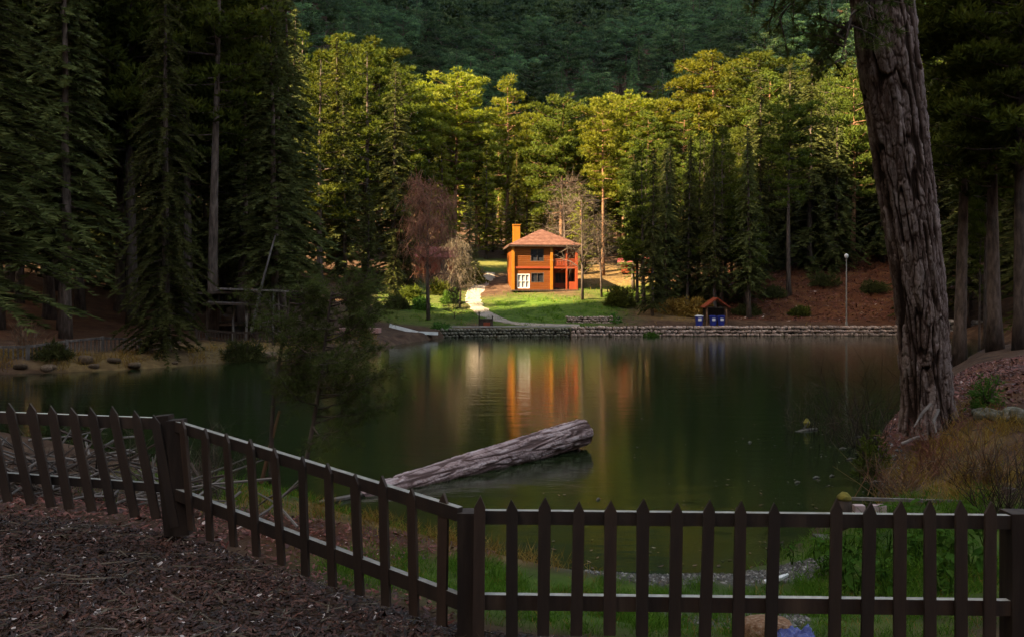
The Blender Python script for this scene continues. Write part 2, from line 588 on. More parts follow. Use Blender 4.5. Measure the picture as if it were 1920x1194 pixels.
tag(link('path', grid_mesh('path', Pp), path_mat), kind='structure')

# ------------------------------------------------------------------ trees
def spray_tris(base, dirs, length, width, g):
    """one thin triangle per row"""
    n = len(base)
    side = unit(np.cross(dirs, rand_unit(n, g))) * (width / 2)[:, None]
    return np.stack([base - side, base + side, base + dirs * length[:, None]], 1)

def spruce_proto(seed, H, RAD, z0, whorl=.5, nb=6, droop=.45, up=.12, dense=1.0, leaf=1.0, twig=1.0):
    g = np.random.default_rng(seed)
    tris, rnds = [], []
    mb = MB()
    n = 10
    wob = g.normal(size=(n, 2)) * .04
    mb.tube([(wob[i, 0] * (i > 0), wob[i, 1] * (i > 0), H * i / (n - 1) * .98) for i in range(n)], [max(.02, H * .0125 * (1 - i / (n - 1)) ** .8 * (1.25 if i == 0 else 1)) for i in range(n)], 7)
    z = z0
    while z < H * .985:
        f = (z - z0) / (H - z0)
        prof = (1 - f) ** .8 * (.72 + .28 * min(1, f * 5 + .2)) if z0 < H * .3 else (1 - f) ** .7 * min(1, .55 + 2 * f)
        for b in range(max(3, int(nb * g.uniform(.75, 1.2)))):
            L = RAD * prof * g.uniform(.62, 1.12) + .22
            if g.random() < .07:
                L *= .45
            az = g.uniform(0, 2 * np.pi)
            rad = np.array([np.cos(az), np.sin(az), 0])
            tan = np.array([-np.sin(az), np.cos(az), 0])
            zb = z + g.uniform(-.25, .25)
            dr, uu = droop * g.uniform(.6, 1.4), up * g.uniform(.3, 1.6)
            if L > 1.3:
                mb.tube([(0, 0, zb), tuple(rad * L * .5 + [0, 0, zb + L * (uu * .5 - dr * .25)]), tuple(rad * L * .95 + [0, 0, zb + L * (uu * .95 - dr * .9)])], [.012 * L + .01, .008 * L + .006, .006], 3)
            ns = max(3, int(L * 3.2 * dense))
            s = np.linspace(.16, 1, ns)
            k = 4
            s = np.repeat(s, k) + g.uniform(-.05, .05, ns * k)
            m = len(s)
            base = rad * (L * s)[:, None]
            base[:, 2] += zb + L * (uu * s - dr * s * s)
            sg = np.tile([1, -1], m)[:m] * g.uniform(.35, 1.15, m)
            d = unit(rad * g.uniform(.45, 1.0, m)[:, None] + tan * sg[:, None] + np.c_[np.zeros((m, 2)), g.uniform(-.55, .12, m)])
            ln = (np.minimum(1.0, .34 * L) * (1.05 - .62 * s) + .20) * g.uniform(.7, 1.3, m) * twig
            tris.append(spray_tris(base, d, ln, g.uniform(.13, .23, m) * leaf * (.7 + .3 * min(1, L)), g))
            br = g.uniform(0, 1)
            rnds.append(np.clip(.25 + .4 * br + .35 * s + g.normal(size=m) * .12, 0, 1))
        z += whorl * g.uniform(.8, 1.2) * (1 - .35 * f)
    tris.append(spray_tris(np.array([[0, 0, H * .97]] * 8), unit(np.c_[g.normal(size=(8, 2)) * .3, np.ones(8)]), np.full(8, .6), np.full(8, .12), g))
    rnds.append(np.full(8, .8))
    return mb.mesh('trunk', True), tri_mesh('crown', np.concatenate(tris), np.concatenate(rnds))

def clump_tris(c, r, flat, n, ln, wd, g, k=4):
    u = rand_unit(n, g)
    u[:, 2] = np.abs(u[:, 2]) * np.where(g.random(n) < .78, 1, -.6)
    rr = g.uniform(.35, 1, n) ** .5
    pos = c + u * rr[:, None] * np.array([r, r, r * flat])
    d = np.repeat(unit(u + np.array([0, 0, .55])), k, 0) + g.normal(size=(n * k, 3)) * .55
    t = spray_tris(np.repeat(pos, k, 0), unit(d), ln * g.uniform(.7, 1.3, n * k), wd * g.uniform(.7, 1.3, n * k), g)
    return t, np.clip(np.repeat(.35 + .45 * u[:, 2] + g.normal(size=n) * .12, k), 0, 1)  # upward tufts paler: light on crown tops put into the colour

def pine_proto(seed, H, RAD, bare=.42, levels=11, top='round', dens=40, k=3, ln=.44, wd=.17, bend=.2):
    g = np.random.default_rng(seed)
    mb = MB()
    n = 12
    ph = g.uniform(0, 6.28)
    ax = lambda z: np.array([math.sin(z / H * 3 + ph) * bend - math.sin(ph) * bend, math.cos(z / H * 2.3 + ph) * bend - math.cos(ph) * bend, z])
    mb.tube([tuple(ax(H * i / (n - 1) * .97)) for i in range(n)], [max(.04, H * .0135 * (1 - .88 * i / (n - 1)) * (1.3 if i == 0 else 1)) for i in range(n)], 8)
    tris, rnds = [], []
    for l in range(levels):
        f = l / (levels - 1)
        z = H * (bare + (.97 - bare) * f)
        if top == 'round':
            prof = math.sqrt(max(.05, 1 - ((f - .42) / .62) ** 2))
        elif top == 'flat':
            prof = .55 + .45 * math.sin(min(1, f * 1.15) * 2.2)
        else:
            prof = (1 - f) ** .75 + .08
        nbr = max(3, int(round(6 * prof + g.uniform(-.5, 1.2))))
        a0 = g.uniform(0, 6.28)
        for b in range(nbr):
            az = a0 + 6.283 * b / nbr + g.uniform(-.4, .4)
            L = RAD * prof * g.uniform(.55, 1.12)
            if g.random() < .1 * (1 - f):
                continue
            rad = np.array([math.cos(az), math.sin(az), 0])
            o = ax(z + g.uniform(-.5, .5) * H / 26)
            rise = g.uniform(-.10, .22) + .25 * f
            e = o + rad * L + np.array([0, 0, L * rise])
            mid = o + rad * L * .55 + np.array([0, 0, L * (rise * .4 - .04)])
            mb.tube([tuple(o), tuple(mid), tuple(e)], [.018 * L + .012, .012 * L + .01, .01], 4)
            nc = max(1, int(round(L * 1.3)))
            for q in range(nc):
                s = (q + 1) / nc if nc > 1 else 1
                if s < .38 and L > 2:
                    continue
                c = o + (e - o) * s + np.array([0, 0, .15]) + g.normal(size=3) * np.array([.28, .28, .12]) * min(1, L / 2)
                r = (.50 + .28 * min(2.2, L * .45)) * g.uniform(.65, 1.25)
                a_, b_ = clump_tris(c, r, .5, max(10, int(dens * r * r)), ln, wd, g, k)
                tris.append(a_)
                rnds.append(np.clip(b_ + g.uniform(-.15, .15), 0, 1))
    a_, b_ = clump_tris(ax(H * .985), .7, .6, int(dens * .8), ln, wd, g, k)
    tris.append(a_)
    rnds.append(b_)
    return mb.mesh('trunk', True), tri_mesh('crown', np.concatenate(tris), np.concatenate(rnds))

PROTO = {}
def proto(key, kind, H, crowns, mats, bark):
    PROTO[key] = (kind, H, crowns, mats, bark)
SP = [spruce_proto(11, 26, 3.7, 1.6, dense=1.3, twig=.75), spruce_proto(12, 27, 3.2, 4.5, dense=1.3, twig=.75), spruce_proto(13, 24, 4.1, .6, droop=.6, dense=1.3, twig=.75)]
SL = [spruce_proto(21, 22, 2.5, 2.0, whorl=.5, up=.3, droop=.35, twig=.7, leaf=1.25), spruce_proto(22, 20, 2.9, .8, whorl=.5, up=.35, droop=.3, twig=.7, leaf=1.25)]
PI = [pine_proto(31, 26, 4.1, .40, 12, 'round'), pine_proto(32, 25, 3.6, .48, 10, 'flat'), pine_proto(33, 27, 4.0, .30, 14, 'cone'), pine_proto(34, 24, 3.3, .36, 12, 'round')]
LO = [spruce_proto(41, 20, 3.0, 1.0, whorl=.9, nb=5, dense=.55, leaf=2.2), pine_proto(42, 20, 3.4, .35, 8, 'round', dens=13, k=3, ln=.8, wd=.24), pine_proto(43, 18, 3.0, .25, 8, 'cone', dens=13, k=3, ln=.8, wd=.24), spruce_proto(44, 22, 2.6, 2.0, whorl=.9, nb=5, dense=.55, leaf=2.2)]
HIGHFIR = spruce_proto(52, 27, 4.2, 5.6, whorl=.42, nb=7, droop=.55, dense=2.8, leaf=.5, twig=.5)
NEARFIR = spruce_proto(51, 26, 3.9, .8, whorl=.42, nb=7, droop=.5, dense=2.8, leaf=.5, twig=.5)
DOME = [pine_proto(35, 26, 5.2, .34, 13, 'round', dens=46, k=3), pine_proto(36, 25, 4.8, .38, 12, 'flat', dens=46, k=3)]
HT = {id(NEARFIR): 26, id(HIGHFIR): 27, id(DOME[0]): 26, id(DOME[1]): 25, id(SP[0]): 26, id(SP[1]): 27, id(SP[2]): 24, id(SL[0]): 22, id(SL[1]): 20, id(PI[0]): 26, id(PI[1]): 25, id(PI[2]): 27, id(PI[3]): 24, id(LO[0]): 20, id(LO[1]): 20, id(LO[2]): 18, id(LO[3]): 22}
MESHCACHE = {}
def mesh_with(me, m):
    k = (me.name, m.name)
    if k not in MESHCACHE:
        c = me.copy()
        c.materials.clear()
        c.materials.append(m)
        MESHCACHE[k] = c
    return MESHCACHE[k]

TREES = []
def tree(kind, pr, x, y, h, mat_, label, group=None, cat='tree', bark='bark', wide=1.0, lean=(0, 0), sink=.15, crown='crown'):
    z = g1(x, y)
    o = thing(kind, label, cat, (x, y, z - sink), random.uniform(0, 6.28), group)
    s = h / HT[id(pr)]
    o.scale = (s * wide, s * wide, s)
    o.rotation_euler = (lean[0] + random.gauss(0, .012), lean[1] + random.gauss(0, .012), o.rotation_euler.z)
    link('trunk', mesh_with(pr[0], M[bark]), None, o)
    link('crown', mesh_with(pr[1], M[mat_]), None, o)
    TREES.append((x, y, o))
    return o

def tree_px(kind, pr, X, top, Y, mat_, label, group=None, **kw):
    """the tree whose trunk stands at photo column X, top at row TOP, distance Y"""
    x = (X - 960) / FPX * Y
    zt = CAMZ - (top - HOR) / FPX * Y
    return tree(kind, pr, x, Y, zt - g1(x, Y), mat_, label, group, **kw)


# hero trees: (kind, proto, column, top row, distance, needles, bark, width, label)
HERO = [
    ('spruce_tree', HIGHFIR, -62, -330, 33, 'spruce', 'bark', 1.45, 'big dark fir beside the near pond corner, long boughs drooping over the water'),
    ('spruce_tree', NEARFIR, 312, -160, 47.5, 'spruce', 'bark', .78, 'dark spruce with skirt of boughs touching the water beside the plank railing'),
    ('spruce_tree', SP[1], 120, -260, 56, 'spruce', 'bark', 1.1, 'dark spruce on the bare brown bank behind the post and rail fence'),
    ('pine_tree', PI[1], 398, -180, 60, 'pine', 'bark', 1.0, 'tall pine with bare dark trunk close behind the timber pavilion'),
    ('spruce_tree', SP[1], 455, -120, 66, 'spruce', 'bark', 1.0, 'slim dark spruce rising over the leaning bare pole'),
    ('pine_tree', PI[0], 250, -240, 62, 'pine', 'bark', 1.0, 'dark pine between the railed bank and the timber pavilion'),
    ('spruce_tree', SP[0], 545, -60, 74, 'spruce', 'bark', 1.0, 'dark spruce standing behind the pavilion end with the long roof beam'),
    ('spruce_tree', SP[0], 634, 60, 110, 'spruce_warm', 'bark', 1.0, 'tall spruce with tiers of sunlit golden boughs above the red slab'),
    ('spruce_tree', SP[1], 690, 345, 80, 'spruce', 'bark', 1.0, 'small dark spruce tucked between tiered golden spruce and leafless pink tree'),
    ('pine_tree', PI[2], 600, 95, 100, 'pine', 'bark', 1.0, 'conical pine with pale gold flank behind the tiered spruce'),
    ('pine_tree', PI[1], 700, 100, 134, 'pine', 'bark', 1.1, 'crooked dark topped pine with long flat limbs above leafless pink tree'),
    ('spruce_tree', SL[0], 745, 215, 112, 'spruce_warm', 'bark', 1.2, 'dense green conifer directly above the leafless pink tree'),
    ('pine_tree', DOME[1], 770, 170, 132, 'pine_sunlit', 'bark_red', 1.0, 'gold lit pine half hidden above the leafless pink tree'),
    ('pine_tree', DOME[0], 852, 138, 142, 'pine_sunlit', 'bark_red', 1.15, 'broad golden pine with domed crown over the path and bright lawn'),
    ('spruce_tree', SL[1], 828, 235, 132, 'pine_sunlit', 'bark', 1.15, 'feathery yellow conifer just behind the leafless pink tree'),
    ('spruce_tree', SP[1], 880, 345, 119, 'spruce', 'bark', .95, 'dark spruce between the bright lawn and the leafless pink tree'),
    ('spruce_tree', SL[0], 912, 262, 136, 'pine_sunlit', 'bark', 1.1, 'yellow spire shaped conifer above the bright lawn'),
    ('pine_tree', PI[3], 950, 148, 150, 'pine_sunlit', 'bark_red', .95, 'narrow ragged pine rising high over the chimney'),
    ('spruce_tree', SL[1], 988, 290, 140, 'pine_sunlit', 'bark', 1.1, 'soft yellow conifer behind the chimney'),
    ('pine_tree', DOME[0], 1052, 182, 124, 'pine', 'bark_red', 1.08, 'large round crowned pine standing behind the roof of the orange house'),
    ('pine_tree', PI[1], 1130, 205, 118, 'pine_sunlit', 'bark_red', .95, 'tall pine with long bare trunk beside the right end of the orange house'),
    ('pine_tree', DOME[0], 1168, 178, 146, 'pine_sunlit', 'bark_red', 1.15, 'golden dome topped pine behind the long bare trunk'),
    ('pine_tree', DOME[1], 1232, 205, 150, 'pine_sunlit', 'bark_red', 1.2, 'golden pine between the dome topped pine and the dark stand'),
    ('pine_tree', DOME[0], 1290, 175, 152, 'pine_sunlit', 'bark_red', 1.1, 'golden pine showing its upper half over the dark stand'),
    ('pine_tree', DOME[1], 1345, 118, 150, 'pine_sunlit', 'bark_red', 1.2, 'highest yellow pine over the dark stand, with thick layered crown'),
    ('pine_tree', DOME[0], 1425, 105, 138, 'pine', 'bark', 1.2, 'wide green gold pine behind the hanging boughs of the leaning trunk'),
    ('spruce_tree', SL[0], 1188, 300, 106, 'spruce', 'bark', 1.15, 'dark green spruce at the edge of the shaded stand nearest to the house'),
    ('spruce_tree', SP[0], 1250, 265, 103, 'spruce', 'bark', .9, 'dark spruce above the red patch of roof among the trunks'),
    ('spruce_tree', SP[2], 1332, 290, 97, 'spruce', 'bark', .9, 'broad dark spruce rising straight above the small gabled shelter'),
    ('spruce_tree', SP[0], 1405, 262, 99, 'spruce', 'bark', .95, 'dark spruce just beyond the gabled shelter, towards the bare lit trunk'),
    ('pine_tree', PI[1], 1479, 200, 97, 'pine', 'bark', 1.0, 'pine with straight pale bare trunk on the red brown slope'),
    ('pine_tree', PI[3], 1598, 140, 106, 'pine', 'bark_red', 1.0, 'pine with thick reddish trunk beside the lamp post'),
    ('spruce_tree', SP[2], 1550, 210, 112, 'spruce', 'bark', .9, 'dark spruce between the pale bare trunk and the reddish trunk'),
    ('pine_tree', PI[1], 1798, -160, 41, 'pine', 'bark', 1.1, 'dark pine close behind the big leaning trunk'),
    ('pine_tree', PI[3], 1866, -200, 39, 'pine', 'bark', 1.15, 'dark pine rooted at the back of the red mound, second behind the leaning trunk'),
    ('pine_tree', PI[0], 1914, -220, 37, 'pine', 'bark', 1.1, 'dark pine on the red mound at the very edge of the view'),
]
for kind, pr, X, top, Y, m_, bk, w_, lab in HERO:
    tree_px(kind, pr, X, top, Y, m_, lab, bark=bk, wide=w_)
for X, Y, h in ((1836, 46, 9), (1846, 43, 12)):
    x = (X - 960) / FPX * Y
    tree('pine_tree', PI[1], x, Y, h, 'pine', ['thin young trunk between the two dark pines on the mound', 'slightly thicker young pine beside the thin trunk on the mound'][X > 1840], wide=.55)

SECTORS = ((180, 'over the weathered railing'), (380, 'between railing and pavilion'), (560, 'over the pavilion'), (720, 'over the young pine'), (880, 'over the pink tree'), (980, 'over the bright lawn'), (1110, 'over the roof'),
           (1240, 'over the olive shrub'), (1400, 'over the gabled shelter'), (1530, 'near the bare straight trunk'), (1690, 'near the lamp post'), (9999, 'past the leaning trunk'))
def stand(n, xr, yr, protos, hr, mats, kind_names, label, group, mind=3.2, ok=None, bark='bark', wide=(.85, 1.15), seed=1, ztop=None):
    g = random.Random(seed)
    kk = TRAVEL.y / TRAVEL.x
    made = tries = 0
    while made < n and tries < n * 60:
        tries += 1
        x, y = g.uniform(*xr), g.uniform(*yr)
        if ok is not None and not ok(x, y):
            continue
        if any((x - a) ** 2 + (y - b) ** 2 < mind * mind for a, b, _ in TREES):
            continue
        if pond_sd(np.array([x]), np.array([y]))[0] < 1.2:
            continue
        k = g.randrange(len(protos))
        if x < -9 and (83 < y + kk * (-4 - x) < 110 or 122 < y + kk * (-4 - x) < 133) and 2 + (-5 - x) * .9 < g1(x, y) + hr[0]:
            continue      # the sunny clearing west of the house
        h = g.uniform(*hr)
        if ztop:
            h = min(h, ztop(x, y) - g1(x, y))
            if h < 6:
                continue
        random.seed(seed * 1000 + made)
        w_ = g.uniform(*wide)
        X, top = col(x, y), HOR - (g1(x, y) + h - CAMZ) / y * FPX
        sec = next(t for lim, t in SECTORS if X < lim)
        deep = ['front', 'middle', 'rear'][min(2, int(3 * (y - yr[0]) / (yr[1] - yr[0] + .01)))]
        form = 'broad' if w_ > (wide[0] + wide[1]) / 2 else 'slender'
        tall = 'tall' if h > (hr[0] + hr[1]) / 2 else 'shorter'
        sp = 'spruce' if 'spruce' in kind_names[k] else 'pine'
        lab = f'{tall} {form} {label[0]} {sp} {label[1]}, {deep} rows, {sec}'
        tree(kind_names[k], protos[k], x, y, h, mats[k % len(mats)], lab, f'{sp}s {group}', bark=bark, wide=w_)
        made += 1
    return made

col = lambda x, y: 960 + x / y * FPX
inview = lambda x, y, lo=-60, hi=1980: lo < col(x, y) < hi
two = ['spruce_tree', 'spruce_tree', 'pine_tree', 'pine_tree']
S4 = [SP[0], SP[1], PI[0], PI[3]]
def rowtop(rows):
    xs_, ts_ = zip(*rows)
    return lambda x, y: CAMZ - (np.interp(col(x, y), xs_, ts_) - HOR) / FPX * y
stand(46, (-62, -13), (52, 77), [SP[1], SP[1], PI[0], PI[3]], (24, 31), ['spruce', 'spruce', 'pine', 'pine'], two,
      ('dark', 'in the shaded bank stand'), 'of the shaded bank', 3.6, lambda x, y: inview(x, y, -80, 540) and (y > 62 or col(x, y) < 200), seed=3)
stand(30, (-66, -23), (72, 102), [SP[0], SP[2]], (13, 19), ['spruce'], ['spruce_tree'] * 2, ('low dark', 'filling the shaded bank'), 'filling the shaded bank', 3.2, lambda x, y: inview(x, y, -60, 545), seed=13, wide=(1.0, 1.35))
stand(38, (-42, -10), (98, 150), [SP[0], SP[1], PI[2], PI[0]], (22, 32), ['spruce', 'spruce', 'pine', 'pine'], two,
      ('', 'on the half lit slope'), 'of the half lit slope', 4.0, lambda x, y: inview(x, y, 430, 800) and not (x > -14 and y < 128), seed=4,
      ztop=rowtop([(430, -120), (520, -70), (600, -10), (680, 70), (780, 150), (900, 185)]))
stand(44, (-14, 44), (132, 178), [SL[0], SP[1], DOME[0], PI[3]], (16, 26), ['pine_sunlit', 'spruce_warm', 'pine_sunlit', 'pine'], two,
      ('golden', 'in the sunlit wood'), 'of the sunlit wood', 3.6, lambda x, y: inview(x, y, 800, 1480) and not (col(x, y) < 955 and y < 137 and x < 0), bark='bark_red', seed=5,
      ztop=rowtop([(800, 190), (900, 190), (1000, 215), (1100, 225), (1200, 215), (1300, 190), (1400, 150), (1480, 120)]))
stand(34, (-16, 46), (116, 168), SL, (7, 13), ['pine_sunlit', 'spruce_warm'], ['spruce_tree'] * 2,
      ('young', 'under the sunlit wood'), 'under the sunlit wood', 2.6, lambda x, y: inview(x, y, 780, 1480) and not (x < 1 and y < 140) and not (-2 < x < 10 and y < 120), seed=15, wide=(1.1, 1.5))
stand(30, (13, 30), (90, 103), [SP[0], SP[1], PI[2]], (17, 24), ['spruce', 'spruce', 'pine'], ['spruce_tree', 'spruce_tree', 'pine_tree'],
      ('dark', 'at the far shore'), 'at the far shore', 2.6,
      lambda x, y: inview(x, y, 1195, 1425) and not (1255 < col(x, y) < 1335 and y < 96), seed=16, ztop=rowtop([(1190, 285), (1300, 245), (1450, 225)]), wide=(.72, 1.0))
stand(16, (27, 48), (104, 113), [SP[2], SP[0]], (18, 26), ['spruce', 'spruce'], ['spruce_tree'] * 2,
      ('dark', 'along the red slope top'), 'along the slope top', 2.8, lambda x, y: inview(x, y, 1420, 1690), seed=17, wide=(.95, 1.25))
stand(62, (12, 80), (94, 132), S4, (17, 26), ['spruce', 'spruce', 'pine', 'pine'], two,
      ('dark', 'in the shaded far wood'), 'of the shaded far wood', 3.6,
      lambda x, y: inview(x, y, 1190, 1990) and not (1255 < col(x, y) < 1330 and y < 99) and (y > 103 or col(x, y) < 1440), seed=6,
      ztop=rowtop([(1190, 300), (1300, 255), (1450, 235), (1550, 160), (1650, 60), (1750, -60), (1990, -160)]))
stand(16, (33, 72), (52, 92), S4, (22, 30), ['spruce', 'spruce', 'pine', 'pine'], two,
      ('dark', 'in the near shaded wood'), 'of the near shaded wood', 4.0, lambda x, y: inview(x, y, 1730, 2010), seed=8)
stand(95, (-75, 110), (180, 262), [PI[0], PI[3], PI[2], SP[1]], (17, 24), ['pine', 'pine', 'pine', 'spruce_warm'], ['pine_tree'] * 3 + ['spruce_tree'],
      ('green', 'on the lower mountain'), 'of the lower mountain', 5.0, lambda x, y: inview(x, y, 540, 1760), seed=9)
stand(150, (-130, 190), (258, 372), [SP[0], DOME[0], DOME[1], PI[2]], (22, 32), ['mountain'], ['spruce_tree', 'pine_tree', 'pine_tree', 'pine_tree'],
      ('distant', 'on the shaded mountainside'), 'on the mountainside', 6.5, lambda x, y: inview(x, y, 560, 1740), seed=10, wide=(1.15, 1.5))

def mountain_wood():
    """the far wood reads as one mass: one mesh of small clumped crowns"""
    g = np.random.default_rng(99)
    src = []
    for sd, kind in ((71, 'round'), (72, 'cone'), (73, 'flat')):
        me = pine_proto(sd, 24, 5.4, .30, 7, kind, dens=6.5, k=2, ln=1.3, wd=.62)[1]
        n = len(me.vertices)
        co = np.empty(n * 3, np.float32)
        me.vertices.foreach_get('co', co)
        r = np.empty(n, np.float32)
        me.attributes['rnd'].data.foreach_get('value', r)
        src.append((co.reshape(-1, 3, 3), r.reshape(-1, 3)[:, 0]))
    out, rn, pts = [], [], []
    tries = 0
    while len(pts) < 640 and tries < 60000:
        tries += 1
        y = 374 + 240 * g.random()
        x = g.uniform(-.27, .47) * y
        if any((x - a) ** 2 + (y - b) ** 2 < 42 for a, b in pts):
            continue
        pts.append((x, y))
    for x, y in pts:
        T, r = src[g.integers(3)]
        a, sc = g.uniform(0, 6.28), g.uniform(.8, 1.25)
        c, s_ = math.cos(a), math.sin(a)
        out.append(np.stack([T[..., 0] * c - T[..., 1] * s_, T[..., 0] * s_ + T[..., 1] * c, T[..., 2]], -1) * sc + np.array([x, y, g1(x, y)]))
        rn.append(np.clip(r + g.uniform(-.35, .3), 0, 1))
    print('mountain wood tris', sum(map(len, out)))
    return tri_mesh('mountain_wood', np.concatenate(out), np.concatenate(rn))
tag(link('mountain_wood', mountain_wood(), M['mountain']), kind='stuff')
print('trees', len(TREES))
#@@PART3@@

# ------------------------------------------------------------------ the orange house
M['orange'] = surf('orange_boards', [(.135, .029, .003), (.18, .041, .0042), (.225, .058, .007)], 1.2, .6, .5, 9, .02, (.25, .25, 6), spec=.3)
M['red_boards'] = surf('red_boards', [(.19, .026, .010), (.26, .042, .013)], 1.5, .6, .4, 9, .02, (.25, .25, 6))
M['amber'] = surf('amber_paint', [(.25, .080, .006), (.32, .11, .010)], 2, .6, .2, 12, .01)
M['roof_tile'] = surf('roof_tile', [(.070, .026, .019), (.105, .042, .030), (.15, .068, .052)], 2.2, .85, .5, 8, .03)
M['dark_wood'] = surf('dark_wood', [(.020, .013, .010), (.045, .028, .020), (.075, .05, .04)], 5, .8, .6, 22, .01, (1, 1, .15))
M['glass'] = surf('window_glass', [(.012, .014, .018), (.03, .03, .035)], .8, .08, 0, spec=.6)
M['curtain'] = surf('white_curtain', [(.22, .20, .20), (.32, .30, .30)], 3, .8, .3, 6, .02, (4, 4, .2))
M['white_paint'] = surf('white_paint', [(.55, .54, .52), (.74, .73, .71)], 2, .6, .2, 10, .01)
M['concrete'] = surf('concrete', [(.22, .20, .18), (.34, .31, .28)], 2, .9, .5, 10, .02)

HX, HY = .05, 104.0
HZ = 4.45
house = thing('wooden_house', 'two storey orange wooden house with hipped red tiled roof on the grassy terrace', 'house', (HX, HY, HZ), R(5))
_nt = M['orange'].node_tree
_tc = _nt.nodes.new('ShaderNodeTexCoord')
_sx = _nt.nodes.new('ShaderNodeSeparateXYZ')
_ml = _nt.nodes.new('ShaderNodeMath')
_ml.operation = 'MULTIPLY'
_ml.inputs[1].default_value = 1 / .24
_fr = _nt.nodes.new('ShaderNodeMath')
_fr.operation = 'FRACT'
_nt.links.new(_tc.outputs['Object'], _sx.inputs[0])
_nt.links.new(_sx.outputs['Z'], _ml.inputs[0])
_nt.links.new(_ml.outputs[0], _fr.inputs[0])
bump(_nt, _nt.nodes['Principled BSDF'], _fr.outputs[0], 1.0, .04)      # lapped boards
W, D, E = 7.75, 7.6, 5.35           # width, depth, eaves height
RX, RD = 4.75, 1.6                # the recessed porch and balcony start at RX and go RD deep
def hp(mb, name, m, root=house, **kw):
    return mb.part(name, M[m], root, world_co=False, **kw)
hp(MB().box((W / 2, D / 2, -.35), (W + .5, D + .5, .7)).box((W / 2, -.45, .02), (W + .3, .9, .14)), 'plinth', 'dark_wood')
# outer walls, with openings left free
def wall_panel(x0, x1, z0, z1, y, holes, th=.18):
    mb = MB()
    xs_ = sorted({x0, x1, *[h[0] for h in holes], *[h[1] for h in holes]})
    for a, b in zip(xs_, xs_[1:]):
        zs = [(z0, z1)]
        for h in holes:
            if h[0] <= a and b <= h[1]:
                zs = [q for lo, hi in zs for q in ((lo, min(hi, h[2])), (max(lo, h[3]), hi)) if q[1] - q[0] > .01]
        for lo, hi in zs:
            mb.box(((a + b) / 2, y + th / 2, (lo + hi) / 2), (b - a, th, hi - lo))
    return mb
holes = [(2.15, 3.75, 3.45, 4.95), (.55, 2.05, .25, 1.95), (2.2, 3.75, .95, 2.1)]
front = hp(wall_panel(.16, RX, 0, E, 0, holes), 'wall', 'orange')
hp(MB().box((.09, D / 2, E / 2), (.18, D, E)), 'wall', 'orange')
hp(MB().box((W - .09, D / 2 + RD / 2, E / 2), (.18, D - RD, E)), 'wall', 'red_boards')
hp(MB().box((W / 2, D - .09, E / 2), (W - .36, .18, E)), 'wall', 'orange')
rear = [(.55 + RX, 2.0 + RX, .9, 2.15), (.5 + RX, 1.7 + RX, 3.3, 4.9), (2.2 + RX, 2.95 + RX, .9, 2.15)]
hp(wall_panel(RX + .16, W - .18, 0, E, RD, rear), 'wall', 'red_boards')
hp(MB().box((RX + .08, RD / 2 + .08, E / 2), (.16, RD + .16, E)), 'wall', 'orange')
hp(MB().box((W / 2, .05, 2.72), (W + .06, .30, .22)), 'beam', 'red_boards')
hp(MB().box((RX + (W - RX) / 2, RD / 2, 2.74), (W - RX - .1, RD - .1, .16)), 'balcony_floor', 'dark_wood')
for x_ in (.09, RX - .1, W - .12):
    hp(MB().box((x_, -.04, E / 2), (.30, .26, E)), 'corner_post', 'amber' if x_ < 6 else 'red_boards')
hp(MB().box((6.45, -.02, E / 2), (.16, .18, E)), 'porch_post', 'red_boards')
rl = hp(MB().box((RX + (W - RX) / 2, .02, 3.72), (W - RX - .2, .10, .10)).box((RX + (W - RX) / 2, .02, 2.98), (W - RX - .2, .08, .08)), 'balcony_rail', 'red_boards')
bme = MB().box((0, 0, 0), (.13, .05, .66)).mesh('baluster')
bme.materials.append(M['red_boards'])
for k in range(15):
    b = link('baluster', bme, None, rl)
    b.location = (RX + .2 + k * .2, .02, 3.35)
hp(MB().box((7.3, .02, .55), (1.1, .10, 1.0)), 'porch_panel', 'red_boards')
def window(x0, x1, z0, z1, y, nx, nz, glass='glass', frame='dark_wood', name='window'):
    mb = MB()
    cx, cz, w, h = (x0 + x1) / 2, (z0 + z1) / 2, x1 - x0, z1 - z0
    f = .09
    mb.box((cx, y, z0 + f / 2), (w, .12, f)).box((cx, y, z1 - f / 2), (w, .12, f))
    mb.box((x0 + f / 2, y, cz), (f, .12, h - 2 * f)).box((x1 - f / 2, y, cz), (f, .12, h - 2 * f))
    for i in range(1, nx):
        mb.box((x0 + w * i / nx, y, cz), (.055, .09, h - 2 * f))
    for i in range(1, nz):
        mb.box((cx, y - .004, z0 + h * i / nz), (w - 2 * f, .08, .05))
    o = hp(mb, name, frame)
    g = MB().box((cx, y + .05, cz), (w - .1, .02, h - .1))
    hp(g, 'pane', glass, o)
    return o
window(2.15, 3.75, 3.45, 4.95, .06, 2, 1)
tag(window(.55, 2.05, .25, 1.95, .06, 3, 2, 'curtain', 'white_paint', 'glazed_door'), 'white curtained glazed door')
window(2.2, 3.75, .95, 2.1, .06, 2, 1)
window(RX + .55, RX + 2.0, .9, 2.15, RD + .06, 3, 1)
window(RX + 2.2, RX + 2.95, .9, 2.15, RD + .06, 1, 1)
window(RX + .5, RX + 1.7, 3.3, 4.9, RD + .06, 2, 1)
